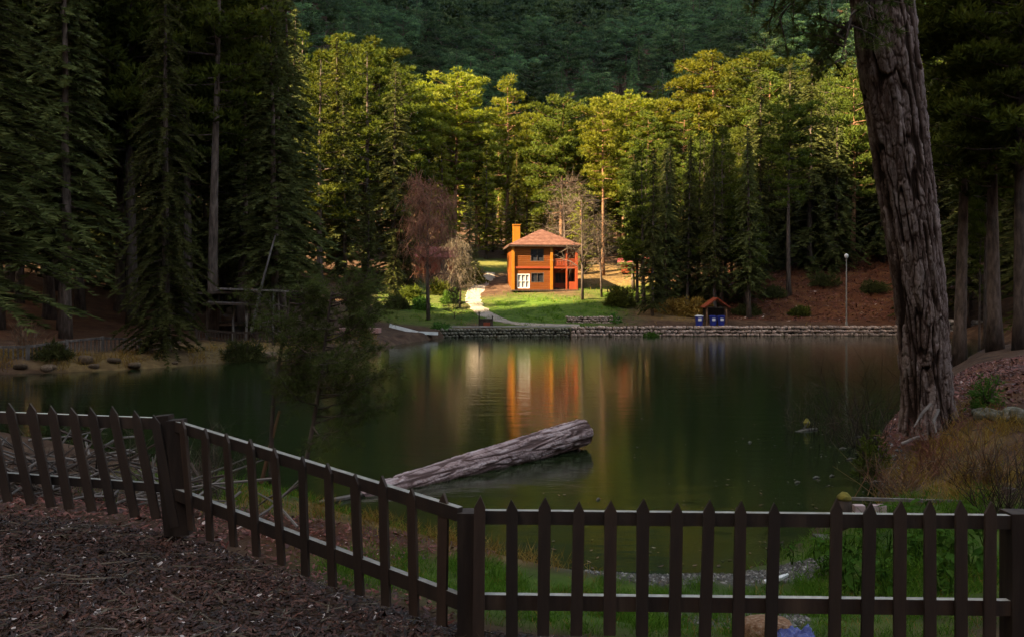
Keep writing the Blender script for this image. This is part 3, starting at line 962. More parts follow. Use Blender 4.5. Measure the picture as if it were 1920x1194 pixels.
# hipped roof of stepped tile courses
def hip_roof(x0, x1, y0, y1, z, rise, courses):
    mb = MB()
    cx, cy_ = (x0 + x1) / 2, (y0 + y1) / 2
    rl_ = max(0, ((x1 - x0) - (y1 - y0)) / 2)
    def ring(t, dz):
        hx = (x1 - x0) / 2 * (1 - t) + rl_ * t
        hy = (y1 - y0) / 2 * (1 - t) + .02
        return [Vector((cx - hx, cy_ - hy, z + rise * t + dz)), Vector((cx + hx, cy_ - hy, z + rise * t + dz)), Vector((cx + hx, cy_ + hy, z + rise * t + dz)), Vector((cx - hx, cy_ + hy, z + rise * t + dz))]
    for c in range(courses):
        a, b = ring(c / courses, .07), ring((c + 1.12) / courses if c < courses - 1 else 1, .0)
        a0 = ring(c / courses, -.02)
        for k in range(4):
            k2 = (k + 1) % 4
            mb.add([a[k], a[k2], b[k2], b[k]], [(0, 1, 2, 3)])
            mb.add([a0[k], a0[k2], a[k2], a[k]], [(0, 1, 2, 3)])
    return mb
roof = hp(hip_roof(-.5, W + .5, -.5, D + .5, E + .02, 2.15, 11), 'roof', 'roof_tile')
hp(MB().box((W / 2, -.46, E - .06), (W + .94, .06, .20)).box((W / 2, D + .46, E - .06), (W + .94, .06, .20)).box((-.46, D / 2, E - .06), (.06, D + .8, .20)).box((W + .46, D / 2, E - .06), (.06, D + .8, .20)).box((W / 2, D / 2, E - .03), (W + .8, D + .8, .05)), 'eaves', 'dark_wood')
ch = hp(MB().box((.75, 3.0, E + 1.3), (.84, .84, 2.6)), 'chimney', 'amber')
hp(MB().box((.75, 3.0, E + 2.64), (.96, .96, .12)), 'chimney_cap', 'amber', ch)

# two low red roofed cabins half hidden among the trunks
def cabin(x, y, w, d, h, rz, label, m='red_boards'):
    z = g1(x, y)
    o = thing('cabin', label, 'cabin', (x, y, z - .2), rz)
    MB().box((0, 0, h / 2), (w, d, h)).part('wall', M[m], o, world_co=False)
    mb = MB()
    e = .5
    for s in (-1, 1):
        for c in range(6):
            t0, t1 = c / 6, (c + 1.1) / 6
            ya, yb = s * (d / 2 + e) * (1 - t0), s * (d / 2 + e) * (1 - min(1, t1))
            za, zb = h + 1.5 * t0 + .06, h + 1.5 * min(1, t1)
            mb.add([(-w / 2 - e, ya, za), (w / 2 + e, ya, za), (w / 2 + e, yb, zb), (-w / 2 - e, yb, zb)], [(0, 1, 2, 3) if s < 0 else (3, 2, 1, 0)])
            mb.add([(-w / 2 - e, ya, za - .1), (w / 2 + e, ya, za - .1), (w / 2 + e, ya, za), (-w / 2 - e, ya, za)], [(0, 1, 2, 3)])
    mb.part('roof', M['cabin_roof'], o, world_co=False)
    g_ = MB()
    for s in (-1, 1):
        g_.add([(s * w / 2, -d / 2, h), (s * w / 2, d / 2, h), (s * w / 2, 0, h + 1.32)], [(0, 1, 2)])
    g_.part('gable', M[m], o, world_co=False)
    MB().box((-w * .2, -d / 2 - .03, h * .5), (.9, .06, .9)).part('window', M['glass'], o, world_co=False)
    MB().box((w * .22, -d / 2 - .03, h * .42), (.9, .06, h * .82)).part('door', M['dark_wood'], o, world_co=False)
    return o
M['cabin_roof'] = surf('cabin_roof', [(.22, .035, .035), (.32, .06, .06), (.40, .14, .14)], 1.5, .8, .4, 8, .03)
cabin(-10.3, 117, 5.0, 4.2, 2.1, R(8), 'low cabin with bright red roof behind the leafless pink tree')
cabin(17.0, 119, 4.2, 3.6, 1.4, R(-10), 'small red cabin glimpsed among trunks behind the dark stand')

# ------------------------------------------------------------------ stone walls along the far shore
M['stone'] = surf('grey_stone', [(.11, .095, .085), (.22, .19, .17), (.36, .32, .29)], 1.8, .9, .8, 9, .05, rand=.35)
M['stone_pink'] = surf('pinkish_stone', [(.20, .13, .11), (.33, .23, .19), (.45, .36, .30)], 1.5, .9, .8, 9, .05, rand=.3)
M['stone_moss'] = surf('mossy_stone', [(.05, .055, .03), (.12, .11, .08), (.24, .21, .18)], 1.6, .95, .8, 9, .05, rand=.3)
def rock_mesh(seed, sub=2, rough=.35, flat=.8):
    g = np.random.default_rng(seed)
    bm_v, bm_f = [], []
    n, m = (7, 5) if sub == 1 else (12, 8)
    off = g.uniform(0, 99, 3)
    P = []
    for j in range(m + 1):
        ph = math.pi * j / m
        for i in range(n):
            a = 2 * math.pi * i / n
            u = np.array([math.sin(ph) * math.cos(a), math.sin(ph) * math.sin(a), math.cos(ph)])
            c = u / max(abs(u)) * .55 + u * .45
            P.append(c * (1 - rough / 2 + rough * float(fbm(u * 1.4 + off, 3, seed))) * np.array([1, 1, flat]))
    for j in range(m):
        for i in range(n):
            i2 = (i + 1) % n
            bm_f.append((j * n + i, j * n + i2, (j + 1) * n + i2, (j + 1) * n + i) if False else ((j + 1) * n + i, (j + 1) * n + i2, j * n + i2, j * n + i))
    me = bpy.data.meshes.new('stone')
    me.from_pydata([tuple(p) for p in P], [], bm_f)
    me.validate()
    me.update()
    if sub > 1:
        me.polygons.foreach_set('use_smooth', np.ones(len(me.polygons), bool))
    return me
ROCK1 = [rock_mesh(s, 1) for s in range(6)]
ROCK2 = [rock_mesh(50 + s, 2) for s in range(6)]
def stone_wall(name, label, pts, h, size, mat_, n_max, seed, base=-.05, back=.6):
    g = random.Random(seed)
    c = curve(pts, 200)
    ln = np.r_[0, np.cumsum(np.hypot(*np.diff(c, axis=0).T))]
    o = thing(name, label, 'stone wall', (float(c[0, 0]), float(c[0, 1]), base))
    L = base_of(o)
    core = MB()
    for k in range(0, 200, 8):
        a, b = c[k], c[min(199, k + 8)]
        core.beam((a[0], a[1] + .30, h / 2 + base), (b[0], b[1] + .30, h / 2 + base), .38, h - .1)
    core.part('core', M['dark_earth'], o)
    rows = max(1, int(round(h / (size * .62))))
    per = int(n_max / rows)
    step = ln[-1] / per
    for r_ in range(rows):
        for i in range(per):
            s = (i + .5 * (r_ % 2) + g.uniform(-.15, .15)) * step
            if s > ln[-1]:
                continue
            x, y = np.interp(s, ln, c[:, 0]), np.interp(s, ln, c[:, 1])
            q = link('stone', mesh_with(g.choice(ROCK1), M[mat_]), None, o)
            hh = h / rows
            q.location = (x - L.x, y - L.y + g.uniform(-.05, .06) + .03 * r_, hh * (r_ + .5) + g.uniform(-.05, .05))
            q.scale = (step * .56 * g.uniform(.75, 1.15), .26, hh * .62 * g.uniform(.8, 1.2))
            q.rotation_euler = (g.uniform(-.15, .15), g.uniform(-.2, .2), g.uniform(-.2, .2))
    return o
M['dark_earth'] = surf('dark_earth', [(.022, .016, .012), (.05, .036, .028)], 2, .95, .6, 9, .04)
stone_wall('shore_wall', 'long pale dry stone wall along the far shore below the gabled shelter', [(5.6, 82.0), (12, 82.6), (20, 83.0), (28, 83.4), (37.6, 83.8)], 1.0, .55, 'stone_pink', 290, 2)
stone_wall('shore_wall', 'low dark stone wall holding the bank at the foot of the pale path', [(-7, 79.6), (-3, 80.9), (1.5, 81.6), (5.4, 82.0)], .85, .5, 'stone_moss', 110, 3)
stone_wall('stacked_stone_ledge', 'short low ledge of stacked reddish stone in the grass below the house', [(5.4, 86.4), (8, 86.2), (10.6, 86.5)], .75, .4, 'stone_pink', 56, 4, base=g1(8, 86) - .1)
stone_wall('shore_wall', 'pale stone wall seen between the dark trunks behind the red mound', [(39.8, 80), (43.5, 80.5), (49, 81), (54, 81)], 1.3, .6, 'stone', 70, 6, base=.3)
def coping(label, pts, w, h):
    o = thing('wall_coping', label, 'coping')
    mb = MB()
    for a, b in zip(pts, pts[1:]):
        mb.beam(a, b, w, h)
    mb.part('slab', M['concrete'], o)
tag(MB().beam((-5.8, 81.2, .92), (2.0, 82.0, .92), .55, .10).beam((2.02, 82.0, .92), (5.6, 82.35, .92), .55, .10).part('concrete_coping', M['concrete']), 'narrow pale concrete coping on the dark wall by the path', 'coping')
# white sloping ramp beam and red slab on the shore
tag(MB().beam((-10.4, 74.6, 1.25), (-8.05, 74.9, .62), .42, .28).beam((-8.05, 74.9, .62), (-6.6, 76.5, .50), .5, .26).part('white_beam', M['white_paint']), 'white painted beam sloping down to the water edge beside the red slab', 'beam')
M['red_slab'] = surf('red_slab', [(.30, .12, .10), (.42, .20, .17), (.50, .28, .24)], 2, .8, .4, 9, .02)
sl = thing('jetty_slab', 'flat red brown platform on dark posts at the water edge', 'platform', (-12.4, 68.6, 0))
MB().box((-12.0, 68.9, 1.02), (3.3, 1.6, .34)).part('deck', M['red_slab'], sl)
for x_ in (-13.3, -12.3, -11.3, -10.6):
    MB().tube([(x_, 68.3, -.4), (x_, 68.3, .86)], .09, 6).part('post', M['dark_wood'], sl)

# ------------------------------------------------------------------ picket fence close to the viewer
def fence_wood():
    m, nt, b = nodes_of('fence_wood')
    c = ramp(nt, noise(nt, 9, 6, 'Object', (1, 1, .12)), [(.012, .0055, .0034), (.028, .0135, .008), (.052, .029, .018)], [.3, .5, .72])
    skylit_worn = ramp(nt, noise(nt, 14, 5), [(.20, .18, .15), (.36, .34, .30)], [.3, .7])
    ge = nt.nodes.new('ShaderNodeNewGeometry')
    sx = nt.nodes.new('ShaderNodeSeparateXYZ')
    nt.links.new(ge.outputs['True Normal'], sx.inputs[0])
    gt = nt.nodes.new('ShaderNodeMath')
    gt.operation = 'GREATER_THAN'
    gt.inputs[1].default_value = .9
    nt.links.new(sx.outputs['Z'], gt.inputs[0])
    mx = nt.nodes.new('ShaderNodeMix')          # sky light put into the colour of upper rail faces, with weathered grey
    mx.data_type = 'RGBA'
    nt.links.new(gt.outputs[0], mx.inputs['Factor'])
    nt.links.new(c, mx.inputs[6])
    nt.links.new(skylit_worn, mx.inputs[7])
    oi = nt.nodes.new('ShaderNodeObjectInfo')
    mr = nt.nodes.new('ShaderNodeMapRange')
    mr.inputs[3].default_value = .65
    mr.inputs[4].default_value = 1.5
    hs = nt.nodes.new('ShaderNodeHueSaturation')
    nt.links.new(oi.outputs['Random'], mr.inputs[0])
    nt.links.new(mr.outputs[0], hs.inputs['Value'])
    nt.links.new(mx.outputs[2], hs.inputs['Color'])
    nt.links.new(hs.outputs[0], b.inputs['Base Color'])
    b.inputs['Roughness'].default_value = .7
    bump(nt, b, noise(nt, 40, 6, 'Object', (1, 1, .1)), .5, .004)
    return m
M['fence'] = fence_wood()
M['fence_post'] = surf('fence_post', [(.010, .0055, .0038), (.024, .013, .009), (.050, .032, .022)], 9, .75, .5, 40, .004, (1, 1, .12))
fence = thing('picket_fence', 'dark brown picket fence bending round the bank above the pond, pickets leaning', 'fence', (-.27, 5.5, 1.4))
FB = base_of(fence)
def picket_mesh(seed):
    g = random.Random(seed)
    w, t, H, p = .037, .011, 1.0, .085
    w2 = w * g.uniform(.92, 1.06)
    prof = [(-w, 0), (w, 0), (w2, H - p), (g.uniform(-.006, .006), H), (-w2, H - p)]
    e = .004
    v = [(x, -t, z) for x, z in prof] + [(x, t, z) for x, z in prof]
    f = [(0, 1, 2, 3, 4), (9, 8, 7, 6, 5)] + [(i, i + 5, (i + 1) % 5 + 5, (i + 1) % 5) for i in range(5)]
    me = bpy.data.meshes.new('picket')
    me.from_pydata(v, [], f)
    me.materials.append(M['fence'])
    me.update()
    return me
PK = [picket_mesh(s) for s in range(5)]
def picket(bot, top, along):
    z = (top - bot)
    h = z.length
    z.normalize()
    x = Vector(along).normalized()
    y = z.cross(x).normalized()
    x = y.cross(z)
    mat_ = Matrix((x, y, z)).transposed().to_4x4() @ Matrix.Diagonal((1, 1, h, 1))
    mat_.translation = bot - FB
    o = link('picket', PK[random.randrange(5)], None, fence)
    o.matrix_local = mat_
    return o
random.seed(21)
def on_line(X, a, b):
    """point of the ground line a-b (x, Y) seen at column X"""
    t = (X - 960) / FPX
    d = ((b[0] - a[0]) - t * (b[1] - a[1]))
    s = (t * a[1] - a[0]) / d
    return a[1] + s * (b[1] - a[1])
PC, PL, PR, PE = (-.267, 5.5), (-2.83, 7.3), (3.16, 5.5), (-4.75, 7.35)
def run(items, a, b, front=.035):
    d = Vector((b[0] - a[0], b[1] - a[1], 0)).normalized()
    n = Vector((d.y, -d.x, 0))
    for (tx, ty), (bx, by) in items:
        Yt = on_line((tx + bx) / 2, a, b)
        picket(px(bx + random.gauss(0, 1.6), by, Yt) + n * front, px(tx + random.gauss(0, 1.6), ty + random.gauss(0, 3), Yt) + n * (front + random.gauss(0, .004)), d)
run([((898, 928), (896, 1190)), ((960, 930), (958, 1188)), ((1021, 931), (1018, 1186)), ((1083, 932), (1078, 1186)), ((1144, 932), (1139, 1186)), ((1205, 933), (1200, 1188)), ((1267, 934), (1260, 1188)),
     ((1327, 935), (1321, 1190)), ((1388, 935), (1382, 1190)), ((1446, 935), (1441, 1190)), ((1565, 935), (1560, 1196)), ((1624, 936), (1620, 1196)), ((1683, 937), (1680, 1198)), ((1740, 937), (1738, 1198)),
     ((1797, 938), (1796, 1200)), ((1853, 938), (1851, 1200)), ((1968, 940), (1965, 1200)), ((2027, 940), (2024, 1200))], PC, (PR[0], PR[1]))
run([((345, 788), (368, 992)), ((388, 798), (405, 1012)), ((432, 810), (447, 1022)), ((477, 825), (490, 1040)), ((522, 838), (535, 1056)), ((571, 850), (580, 1076)), ((622, 868), (628, 1096)), ((672, 880), (680, 1112)),
     ((727, 892), (730, 1132)), ((780, 910), (782, 1150)), ((837, 925), (835, 1168))], PL, PC)
run([((-58, 750), (-20, 935)), ((-19, 752), (20, 938)), ((20, 752), (62, 943)), ((60, 755), (100, 948)), ((97, 760), (137, 952)), ((135, 762), (176, 956)), ((175, 762), (214, 961)), ((214, 765), (256, 966)), ((253, 768), (297, 970)), ((290, 770), (330, 985))], PE, PL)
def rail(pts, h, t=.05):
    mb = MB()
    for (X1, Y1, d1), (X2, Y2, d2) in zip(pts, pts[1:]):
        a, b = px(X1, Y1, d1), px(X2, Y2, d2)
        mb.beam(a - Vector((0, 0, h / 2)), b - Vector((0, 0, h / 2)), t, h)
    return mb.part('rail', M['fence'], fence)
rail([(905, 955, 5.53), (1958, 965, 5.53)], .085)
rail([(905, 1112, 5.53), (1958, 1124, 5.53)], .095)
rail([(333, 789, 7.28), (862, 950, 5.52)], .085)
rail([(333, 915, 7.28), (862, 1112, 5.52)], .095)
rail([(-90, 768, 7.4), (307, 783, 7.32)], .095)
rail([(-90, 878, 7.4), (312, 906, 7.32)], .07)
for X, yt, yb, Y, w, lean in ((881, 957, 1230, 5.56, .15, 0), (1908, 958, 1240, 5.56, .15, 0), (306, 778, 1000, 7.36, .13, 22), (331, 786, 1000, 7.33, .13, 14)):
    MB().beam(px(X + lean, yb, Y), px(X, yt, Y), w, w, up=(0, 1, 0)).part('post', M['fence_post'], fence)

# ------------------------------------------------------------------ big leaning trunk and the half sunk log
def bark_skin(axis_pts, radii, nu, nv, cell_u, cell_v, depth, seed, flare=0.0, ridge=0.0):
    ap = curve(axis_pts, nv)
    if len(ap[0]) == 2:
        raise ValueError
    rr = np.interp(np.linspace(0, 1, nv), np.linspace(0, 1, len(radii)), radii)
    T = unit(np.gradient(ap, axis=0))
    ref = np.array([0.05, 1.0, 0.0]) if abs(T[0][1]) < .8 else np.array([0, 0, 1.0])
    A = unit(np.cross(T, ref))
    B = np.cross(T, A)
    s = np.r_[0, np.cumsum(np.linalg.norm(np.diff(ap, axis=0), axis=1))]
    th = np.linspace(0, 2 * np.pi, nu, endpoint=False)
    TH, S = np.meshgrid(th, s, indexing='ij')
    w = vnoise(np.stack([np.cos(TH) * 2.2, np.sin(TH) * 2.2, S * 1.1], -1), seed + 3) - .5
    w2 = vnoise(np.stack([np.cos(TH) * 5, np.sin(TH) * 5, S * 3], -1), seed + 4) - .5
    u = TH / (2 * np.pi) * cell_u + w * 1.5 + w2 * .6
    v = S / cell_v + w2 * .5
    def ridged(k, ks, sd, warp):
        q = np.stack([np.cos(TH) * k + warp * w, np.sin(TH) * k + warp * w2, S * ks + 1.7 * w], -1)
        return np.abs(2 * vnoise(q, sd) - 1) * .82 + np.abs(2 * vnoise(q * 2.1, sd + 1) - 1) * .18
    e, cid = worley(u, v, seed, int(cell_u))
    R1 = ridged(cell_u / 5.0, .62 / cell_v, seed + 20, .55)
    R2 = ridged(cell_u / 3.6, 2.6 / cell_v, seed + 30, .4)
    plate = smooth(.05, .26, R1) * (1 - .45 * (1 - smooth(.02, .16, R2)))
    plate = np.clip(plate * (.72 + .28 * smooth(.02, .2, e)), 0, 1)
    fine = fbm(np.stack([np.cos(TH) * 14, np.sin(TH) * 14, S * 9], -1), 4, seed + 9)
    long_ = np.sin(TH * 5 + 2.5 * w + S * .35) ** 2
    e2, cid2 = worley(TH / (2 * np.pi) * int(cell_u * 2.3) + w * .4, S / (cell_v * .17) + w2, seed + 50, int(cell_u * 2.3))
    flake = smooth(.02, .16, e2) * (.35 + .65 * cid2)
    disp = .014 * (flake - .5) * plate + depth * (plate * (.65 + .5 * cid) - .6) + depth * .55 * (fine - .5) + ridge * (long_ - .5)
    if flare:
        disp = disp + flare * np.exp(-S / .55) * (.35 + .65 * np.cos(TH * 5 + 1.3 + w) ** 2)
    r = rr[None, :] + disp
    P = ap[None] + (A[None] * np.cos(TH)[..., None] + B[None] * np.sin(TH)[..., None]) * r[..., None]
    me = grid_mesh('trunk', P, True)
    set_attr(me, 'plate', np.clip(plate * (.42 + .40 * cid + .30 * (flake - .3)) + .35 * (fine - .5), 0, 1).ravel(), 'POINT')
    return me, ap

def curve3(pts, n):
    return curve(pts, n)

def plate_bark(name, cols, bs=.5):
    m, nt, b = nodes_of(name)
    a = nt.nodes.new('ShaderNodeAttribute')
    a.attribute_name = 'plate'
    f = noise(nt, 3.0, 6)
    ad = nt.nodes.new('ShaderNodeMath')
    ad.operation = 'MULTIPLY_ADD'
    ad.inputs[1].default_value = .55
    nt.links.new(f, ad.inputs[0])
    nt.links.new(a.outputs['Fac'], ad.inputs[2])
    sb = nt.nodes.new('ShaderNodeMath')
    sb.operation = 'SUBTRACT'
    sb.inputs[1].default_value = .27
    nt.links.new(ad.outputs[0], sb.inputs[0])
    nt.links.new(ramp(nt, sb.outputs[0], cols, [.15, .5, .9]), b.inputs['Base Color'])
    b.inputs['Roughness'].default_value = .95
    b.inputs['Specular IOR Level'].default_value = .2
    bump(nt, b, noise(nt, 45, 6), bs, .01)
    return m
M['big_bark'] = plate_bark('big_bark', [(.026, .014, .010), (.115, .074, .064), (.31, .24, .225)])
M['log_bark'] = plate_bark('log_bark', [(.085, .050, .046), (.27, .185, .180), (.46, .36, .355)])
M['near_pine'] = leafy('near_pine_needles', [(.026, .034, .012), (.068, .080, .024), (.13, .14, .045)], .3, scale=1.2)
big = thing('leaning_pine', 'huge pine trunk with deep ridged bark leaning over the red mound', 'tree', (8.05, 17, 1.15))
AX = [(8.08, 17.03, .95), (7.98, 16.93, 1.7), (7.70, 16.6, 3.5), (7.13, 16.1, 6.1), (6.55, 15.6, 8.8), (5.75, 14.9, 12.8), (5.0, 14.3, 17), (4.5, 13.8, 21), (4.2, 13.5, 25)]
axs = np.array(AX) - np.array([8.05, 17, 1.15])
tm, tap = bark_skin(axs, [.50, .425, .43, .475, .51, .49, .40, .26, .06], 320, 1100, 27, .55, .066, 5, flare=.05, ridge=.03)
link('trunk', tm, M['big_bark'], big)

def needle_tufts(pts, dirs, n, ln, wd, g, spread=.75):
    k = len(pts)
    d = unit(np.repeat(dirs, n, 0) * (1 - spread * .45) + g.normal(size=(k * n, 3)) * spread * .6)
    t = spray_tris(np.repeat(pts, n, 0), d, ln * g.uniform(.75, 1.2, k * n), np.full(k * n, wd), g)
    return t, np.clip(np.repeat(g.uniform(.15, .85, k), n) + g.normal(size=k * n) * .1, 0, 1)

def bough(o, end, seed, root, nsub=9, tuft=16, ln=.16, wd=.016, thick=.05, sag=.35, subl=.9, name='bough', mats=('bark', 'near_pine'), per=5):
    """a limb with side twigs, and its needles as a sub-part"""
    g = np.random.default_rng(seed)
    o, end = np.array(o, float), np.array(end, float)
    L = np.linalg.norm(end - o)
    t = np.linspace(0, 1, 7)
    P = o + (end - o) * t[:, None] + np.c_[np.zeros(7), np.zeros(7), sag * L * .3 * np.sin(t * np.pi)] + g.normal(size=(7, 3)) * .02 * L * t[:, None]
    mb = MB()
    mb.tube([tuple(p) for p in P], [thick * (1 - .85 * q) for q in t], 5)
    pp, dd = [], []
    ax = unit((end - o)[None])[0]
    for k in range(nsub):
        s = .25 + .75 * (k + g.random()) / nsub
        b = np.array([np.interp(s, t, P[:, i]) for i in range(3)])
        d = unit((ax * .7 + g.normal(size=3) * [.75, .75, .45])[None])[0]
        l = subl * g.uniform(.6, 1.2) * (1.15 - .5 * s)
        tip = b + d * l + np.array([0, 0, -.12 * l])
        mb.tube([tuple(b), tuple((b + tip) / 2 + [0, 0, .04 * l]), tuple(tip)], [thick * .35, thick * .22, thick * .1], 3)
        for q in range(per):
            f = .3 + .7 * (q + g.random()) / per
            pp.append(b + (tip - b) * f + g.normal(size=3) * .03)
            dd.append(unit((d + g.normal(size=3) * .45 + [0, 0, .25])[None])[0])
    w = mb.part(name, M[mats[0]], root, smooth_=True, world_co=False)
    a, r = needle_tufts(np.array(pp), np.array(dd), tuft, ln, wd, g)
    link('needles', tri_mesh('needles', a, r), M[mats[1]], w)
    return w
gb = random.Random(5)
# limbs that hang into the picture, then the rest of the crown above it
for k, (zz, e) in enumerate(((9.3, (3.9, 14.2, 8.5)), (9.8, (4.6, 13.6, 8.1)), (10.5, (3.6, 15.0, 9.3)), (9.0, (5.2, 14.0, 7.3)), (10.2, (5.0, 16.4, 8.6)), (11.2, (4.2, 13.0, 9.3)), (8.7, (5.6, 15.9, 7.9)))):
    c = np.array([np.interp(zz, np.array(AX)[:, 2], np.array(AX)[:, i]) for i in (0, 1)])
    b0 = np.array([c[0], c[1], zz]) - np.array([8.05, 17, 1.15])
    bough(b0, np.array(e) - np.array([8.05, 17, 1.15]), 300 + k, big, nsub=15, tuft=20, ln=.17, wd=.02, subl=1.1, thick=.06)
for k in range(24):
    zz = 11.5 + 13 * k / 24
    c = np.array([np.interp(zz, np.array(AX)[:, 2], np.array(AX)[:, i]) for i in (0, 1)])
    a = k * 2.4
    L = (4.2 - 2.6 * k / 24) * gb.uniform(.8, 1.2)
    b0 = np.array([c[0], c[1], zz]) - np.array([8.05, 17, 1.15])
    bough(b0, b0 + np.array([L * math.cos(a), L * math.sin(a), L * gb.uniform(-.1, .3)]), 400 + k, big, nsub=11, tuft=14, ln=.2, wd=.035, subl=1.2, thick=.07)

log = thing('pine_log', 'thick grey pink barked log floating half sunk, pointing away over the pond', 'log', (-.25, 18.5, 0))
a0, a1 = np.array([-2.75, 15.7, -.16]), np.array([1.66, 20.75, .36])
lc = np.array([-.25, 18.5, 0])
lpts = [tuple(a0 + (a1 - a0) * f - lc) for f in (0, .2, .4, .6, .8, 1)]
lm, lap = bark_skin(lpts, [.27, .285, .295, .305, .31, .315], 160, 560, 13, .48, .034, 15, ridge=.012)
_n = len(lm.vertices)
_co = np.empty(_n * 3, np.float32)
lm.vertices.foreach_get('co', _co)
_pl = np.empty(_n, np.float32)
lm.attributes['plate'].data.foreach_get('value', _pl)
lm.attributes['plate'].data.foreach_set('value', (_pl * (.25 + .75 * smooth(.01, .09, _co.reshape(-1, 3)[:, 2] + .02 * np.sin(_co.reshape(-1, 3)[:, 0] * 9)))).astype(np.float32))     # soaked band along the waterline
link('bark', lm, M['log_bark'], log)
ax = Vector(a1 - a0).normalized()
M['cut_end'] = surf('cut_end', [(.07, .045, .035), (.14, .095, .07), (.20, .14, .10)], 5, .9, .6, 14, .02)
def disc(c, n, r, name, m, root, seed):
    g = random.Random(seed)
    q = n.to_track_quat('Z', 'Y')
    v = [c + n * .012] + [c + q @ Vector((math.cos(a) * r * g.uniform(.95, 1.03), math.sin(a) * r * g.uniform(.95, 1.03), 0)) for a in [2 * math.pi * k / 36 for k in range(36)]]
    MB().add(v, [(0, 1 + k, 1 + (k + 1) % 36) for k in range(36)]).part(name, m, root, world_co=False)
disc(Vector(a1 - lc) - ax * .01, ax, .315, 'cut_end', M['cut_end'], log, 1)
disc(Vector(a0 - lc) + ax * .01, -ax, .235, 'cut_end', M['cut_end'], log, 2)
MB().tube([tuple(Vector(a1 - lc) - ax * .35 + Vector((.1, -.1, -.30))), tuple(Vector(a1 - lc) - ax * .30 + Vector((.16, -.2, -.42)))], [.035, .02], 6).part('broken_stub', M['log_bark'], log, world_co=False)

# ------------------------------------------------------------------ young pine by the fence
yp_ = thing('young_pine', 'feathery young pine with two thin stems growing by the water behind the fence', 'tree', (-2.3, 10.2, g1(-2.3, 10.2) - .05))
YB = np.array(base_of(yp_))
def stem_of(pts, r0, r1, name, seed, nb, z_lo, length, root, tuft=11, mats=('bark', 'near_pine'), side=None):
    P = curve([np.array(p) - YB for p in pts], 16)
    MB().tube([tuple(p) for p in P], list(np.linspace(r0, r1, 16)), 6).part(name, M[mats[0]], root, True, False)
    g = np.random.default_rng(seed)
    for k in range(nb):
        s = z_lo + (1 - z_lo) * (k + g.random()) / nb
        o = np.array([np.interp(s, np.linspace(0, 1, 16), P[:, i]) for i in range(3)])
        a = g.uniform(0, 6.283) if side is None or g.random() < .25 else side + g.normal() * .6
        L = length * (1.1 - .6 * s) * g.uniform(.55, 1.2)
        e = o + np.array([math.cos(a) * L, math.sin(a) * L, L * g.uniform(.05, .6)])
        bough(o, e, seed * 50 + k, root, nsub=11, tuft=tuft, ln=.075, wd=.0055, thick=.012, subl=.36, sag=-.3, mats=mats, per=7)
stem_of([px(508, 905, 10.4), px(512, 760, 10.4), px(530, 640, 10.4), px(548, 545, 10.4)], .035, .012, 'stem', 61, 26, .34, .62, yp_, side=0.2)
stem_of([px(566, 905, 9.9), px(590, 780, 9.9), px(602, 700, 9.9), px(612, 620, 9.9), px(622, 548, 9.9)], .032, .012, 'stem', 62, 31, .16, .86, yp_, side=0.1)
MB().tube([px(490, 905, 10.4), px(508, 830, 10.4), px(524, 770, 10.4)], [.03, .024, .016], 6).part('dead_stem', M['bark_red'], yp_)

# ------------------------------------------------------------------ shore furniture on the far side
M['grey_wood'] = surf('grey_wood', [(.05, .042, .036), (.12, .10, .09), (.22, .19, .17)], 5, .85, .5, 24, .01, (1, 1, .2))
pvx, pvy = -18.6, 58.0
pv = thing('pavilion', 'dark timber pavilion with two flat plank roofs on slim posts at the shaded shore', 'pavilion', (pvx, pvy, g1(pvx, pvy)))
def W3(X, Yp, Y): return px(X, Yp, Y)
for X in (388, 437, 462, 487, 512):
    a, b = W3(X, 640, 57.5 + (X % 3) * .4), W3(X, 548, 57.5 + (X % 3) * .4)
    MB().tube([a, b], .085, 6).part('post', M['dark_wood' if X < 400 else 'grey_wood'], pv)
for X in (395, 470, 520):
    MB().tube([W3(X, 632, 61.5), W3(X, 548, 61.5)], .085, 6).part('post', M['dark_wood'], pv)
MB().beam(W3(385, 551, 59.4), W3(523, 545, 59.4), 4.6, .16).part('roof', M['dark_wood'], pv)
MB().beam(W3(390, 569, 58.2), W3(510, 571, 58.2), 2.6, .14).part('canopy', M['dark_wood'], pv)
MB().beam(W3(405, 541, 57.0), W3(618, 549, 57.0), .14, .12).part('roof_beam', M['grey_wood'], pv)
MB().beam(W3(390, 566, 57.0), W3(508, 572, 57.0), .12, .10).part('eave_beam', M['grey_wood'], pv)
MB().box(W3(450, 604, 61), (4.4, .9, .10)).part('table_top', M['grey_wood'], pv)
MB().box(W3(450, 618, 61), (4.0, .5, .55)).part('counter', M['dark_wood'], pv)
for k in range(13):
    X = 388 + k * 10
    MB().tube([W3(X - 2, 566, 57.2), W3(X, 552, 60.8)], .03, 4).part('rafter', M['dark_wood'], pv)
tag(MB().tube([W3(488, 545, 56.6), W3(502, 492, 56.6), W3(516, 442, 56.6)], [.085, .07, .05], 6).tube([W3(470, 625, 56.6), W3(488, 545, 56.6)], [.10, .085], 6).part('leaning_pole', M['grey_wood'], None), 'bare pale pole leaning up against the pavilion roof', 'pole')
def railing(name, label, posts, Ys, top, bot, nb, m='grey_wood'):
    P = [(W3(X, yt, Y), W3(X, yb, Y)) for (X, yt, yb), Y in zip(posts, Ys)]
    o = thing(name, label, 'railing', tuple(P[0][1]))
    for a, b in P:
        MB().tube([b - Vector((0, 0, .4)), a], .10, 6).part('post', M[m], o)
    for (a, b), (c, d) in zip(P, P[1:]):
        for f in (top, bot):
            MB().beam(b + (a - b) * f, d + (c - d) * f, .09, .11).part('rail', M[m], o)
        n = nb
        for k in range(1, n):
            p, q = b + (d - b) * k / n, a + (c - a) * k / n
            MB().beam(p + (q - p) * bot, p + (q - p) * top, .06, .04, up=(0, 1, 0)).part('baluster', M[m], o)
    return o
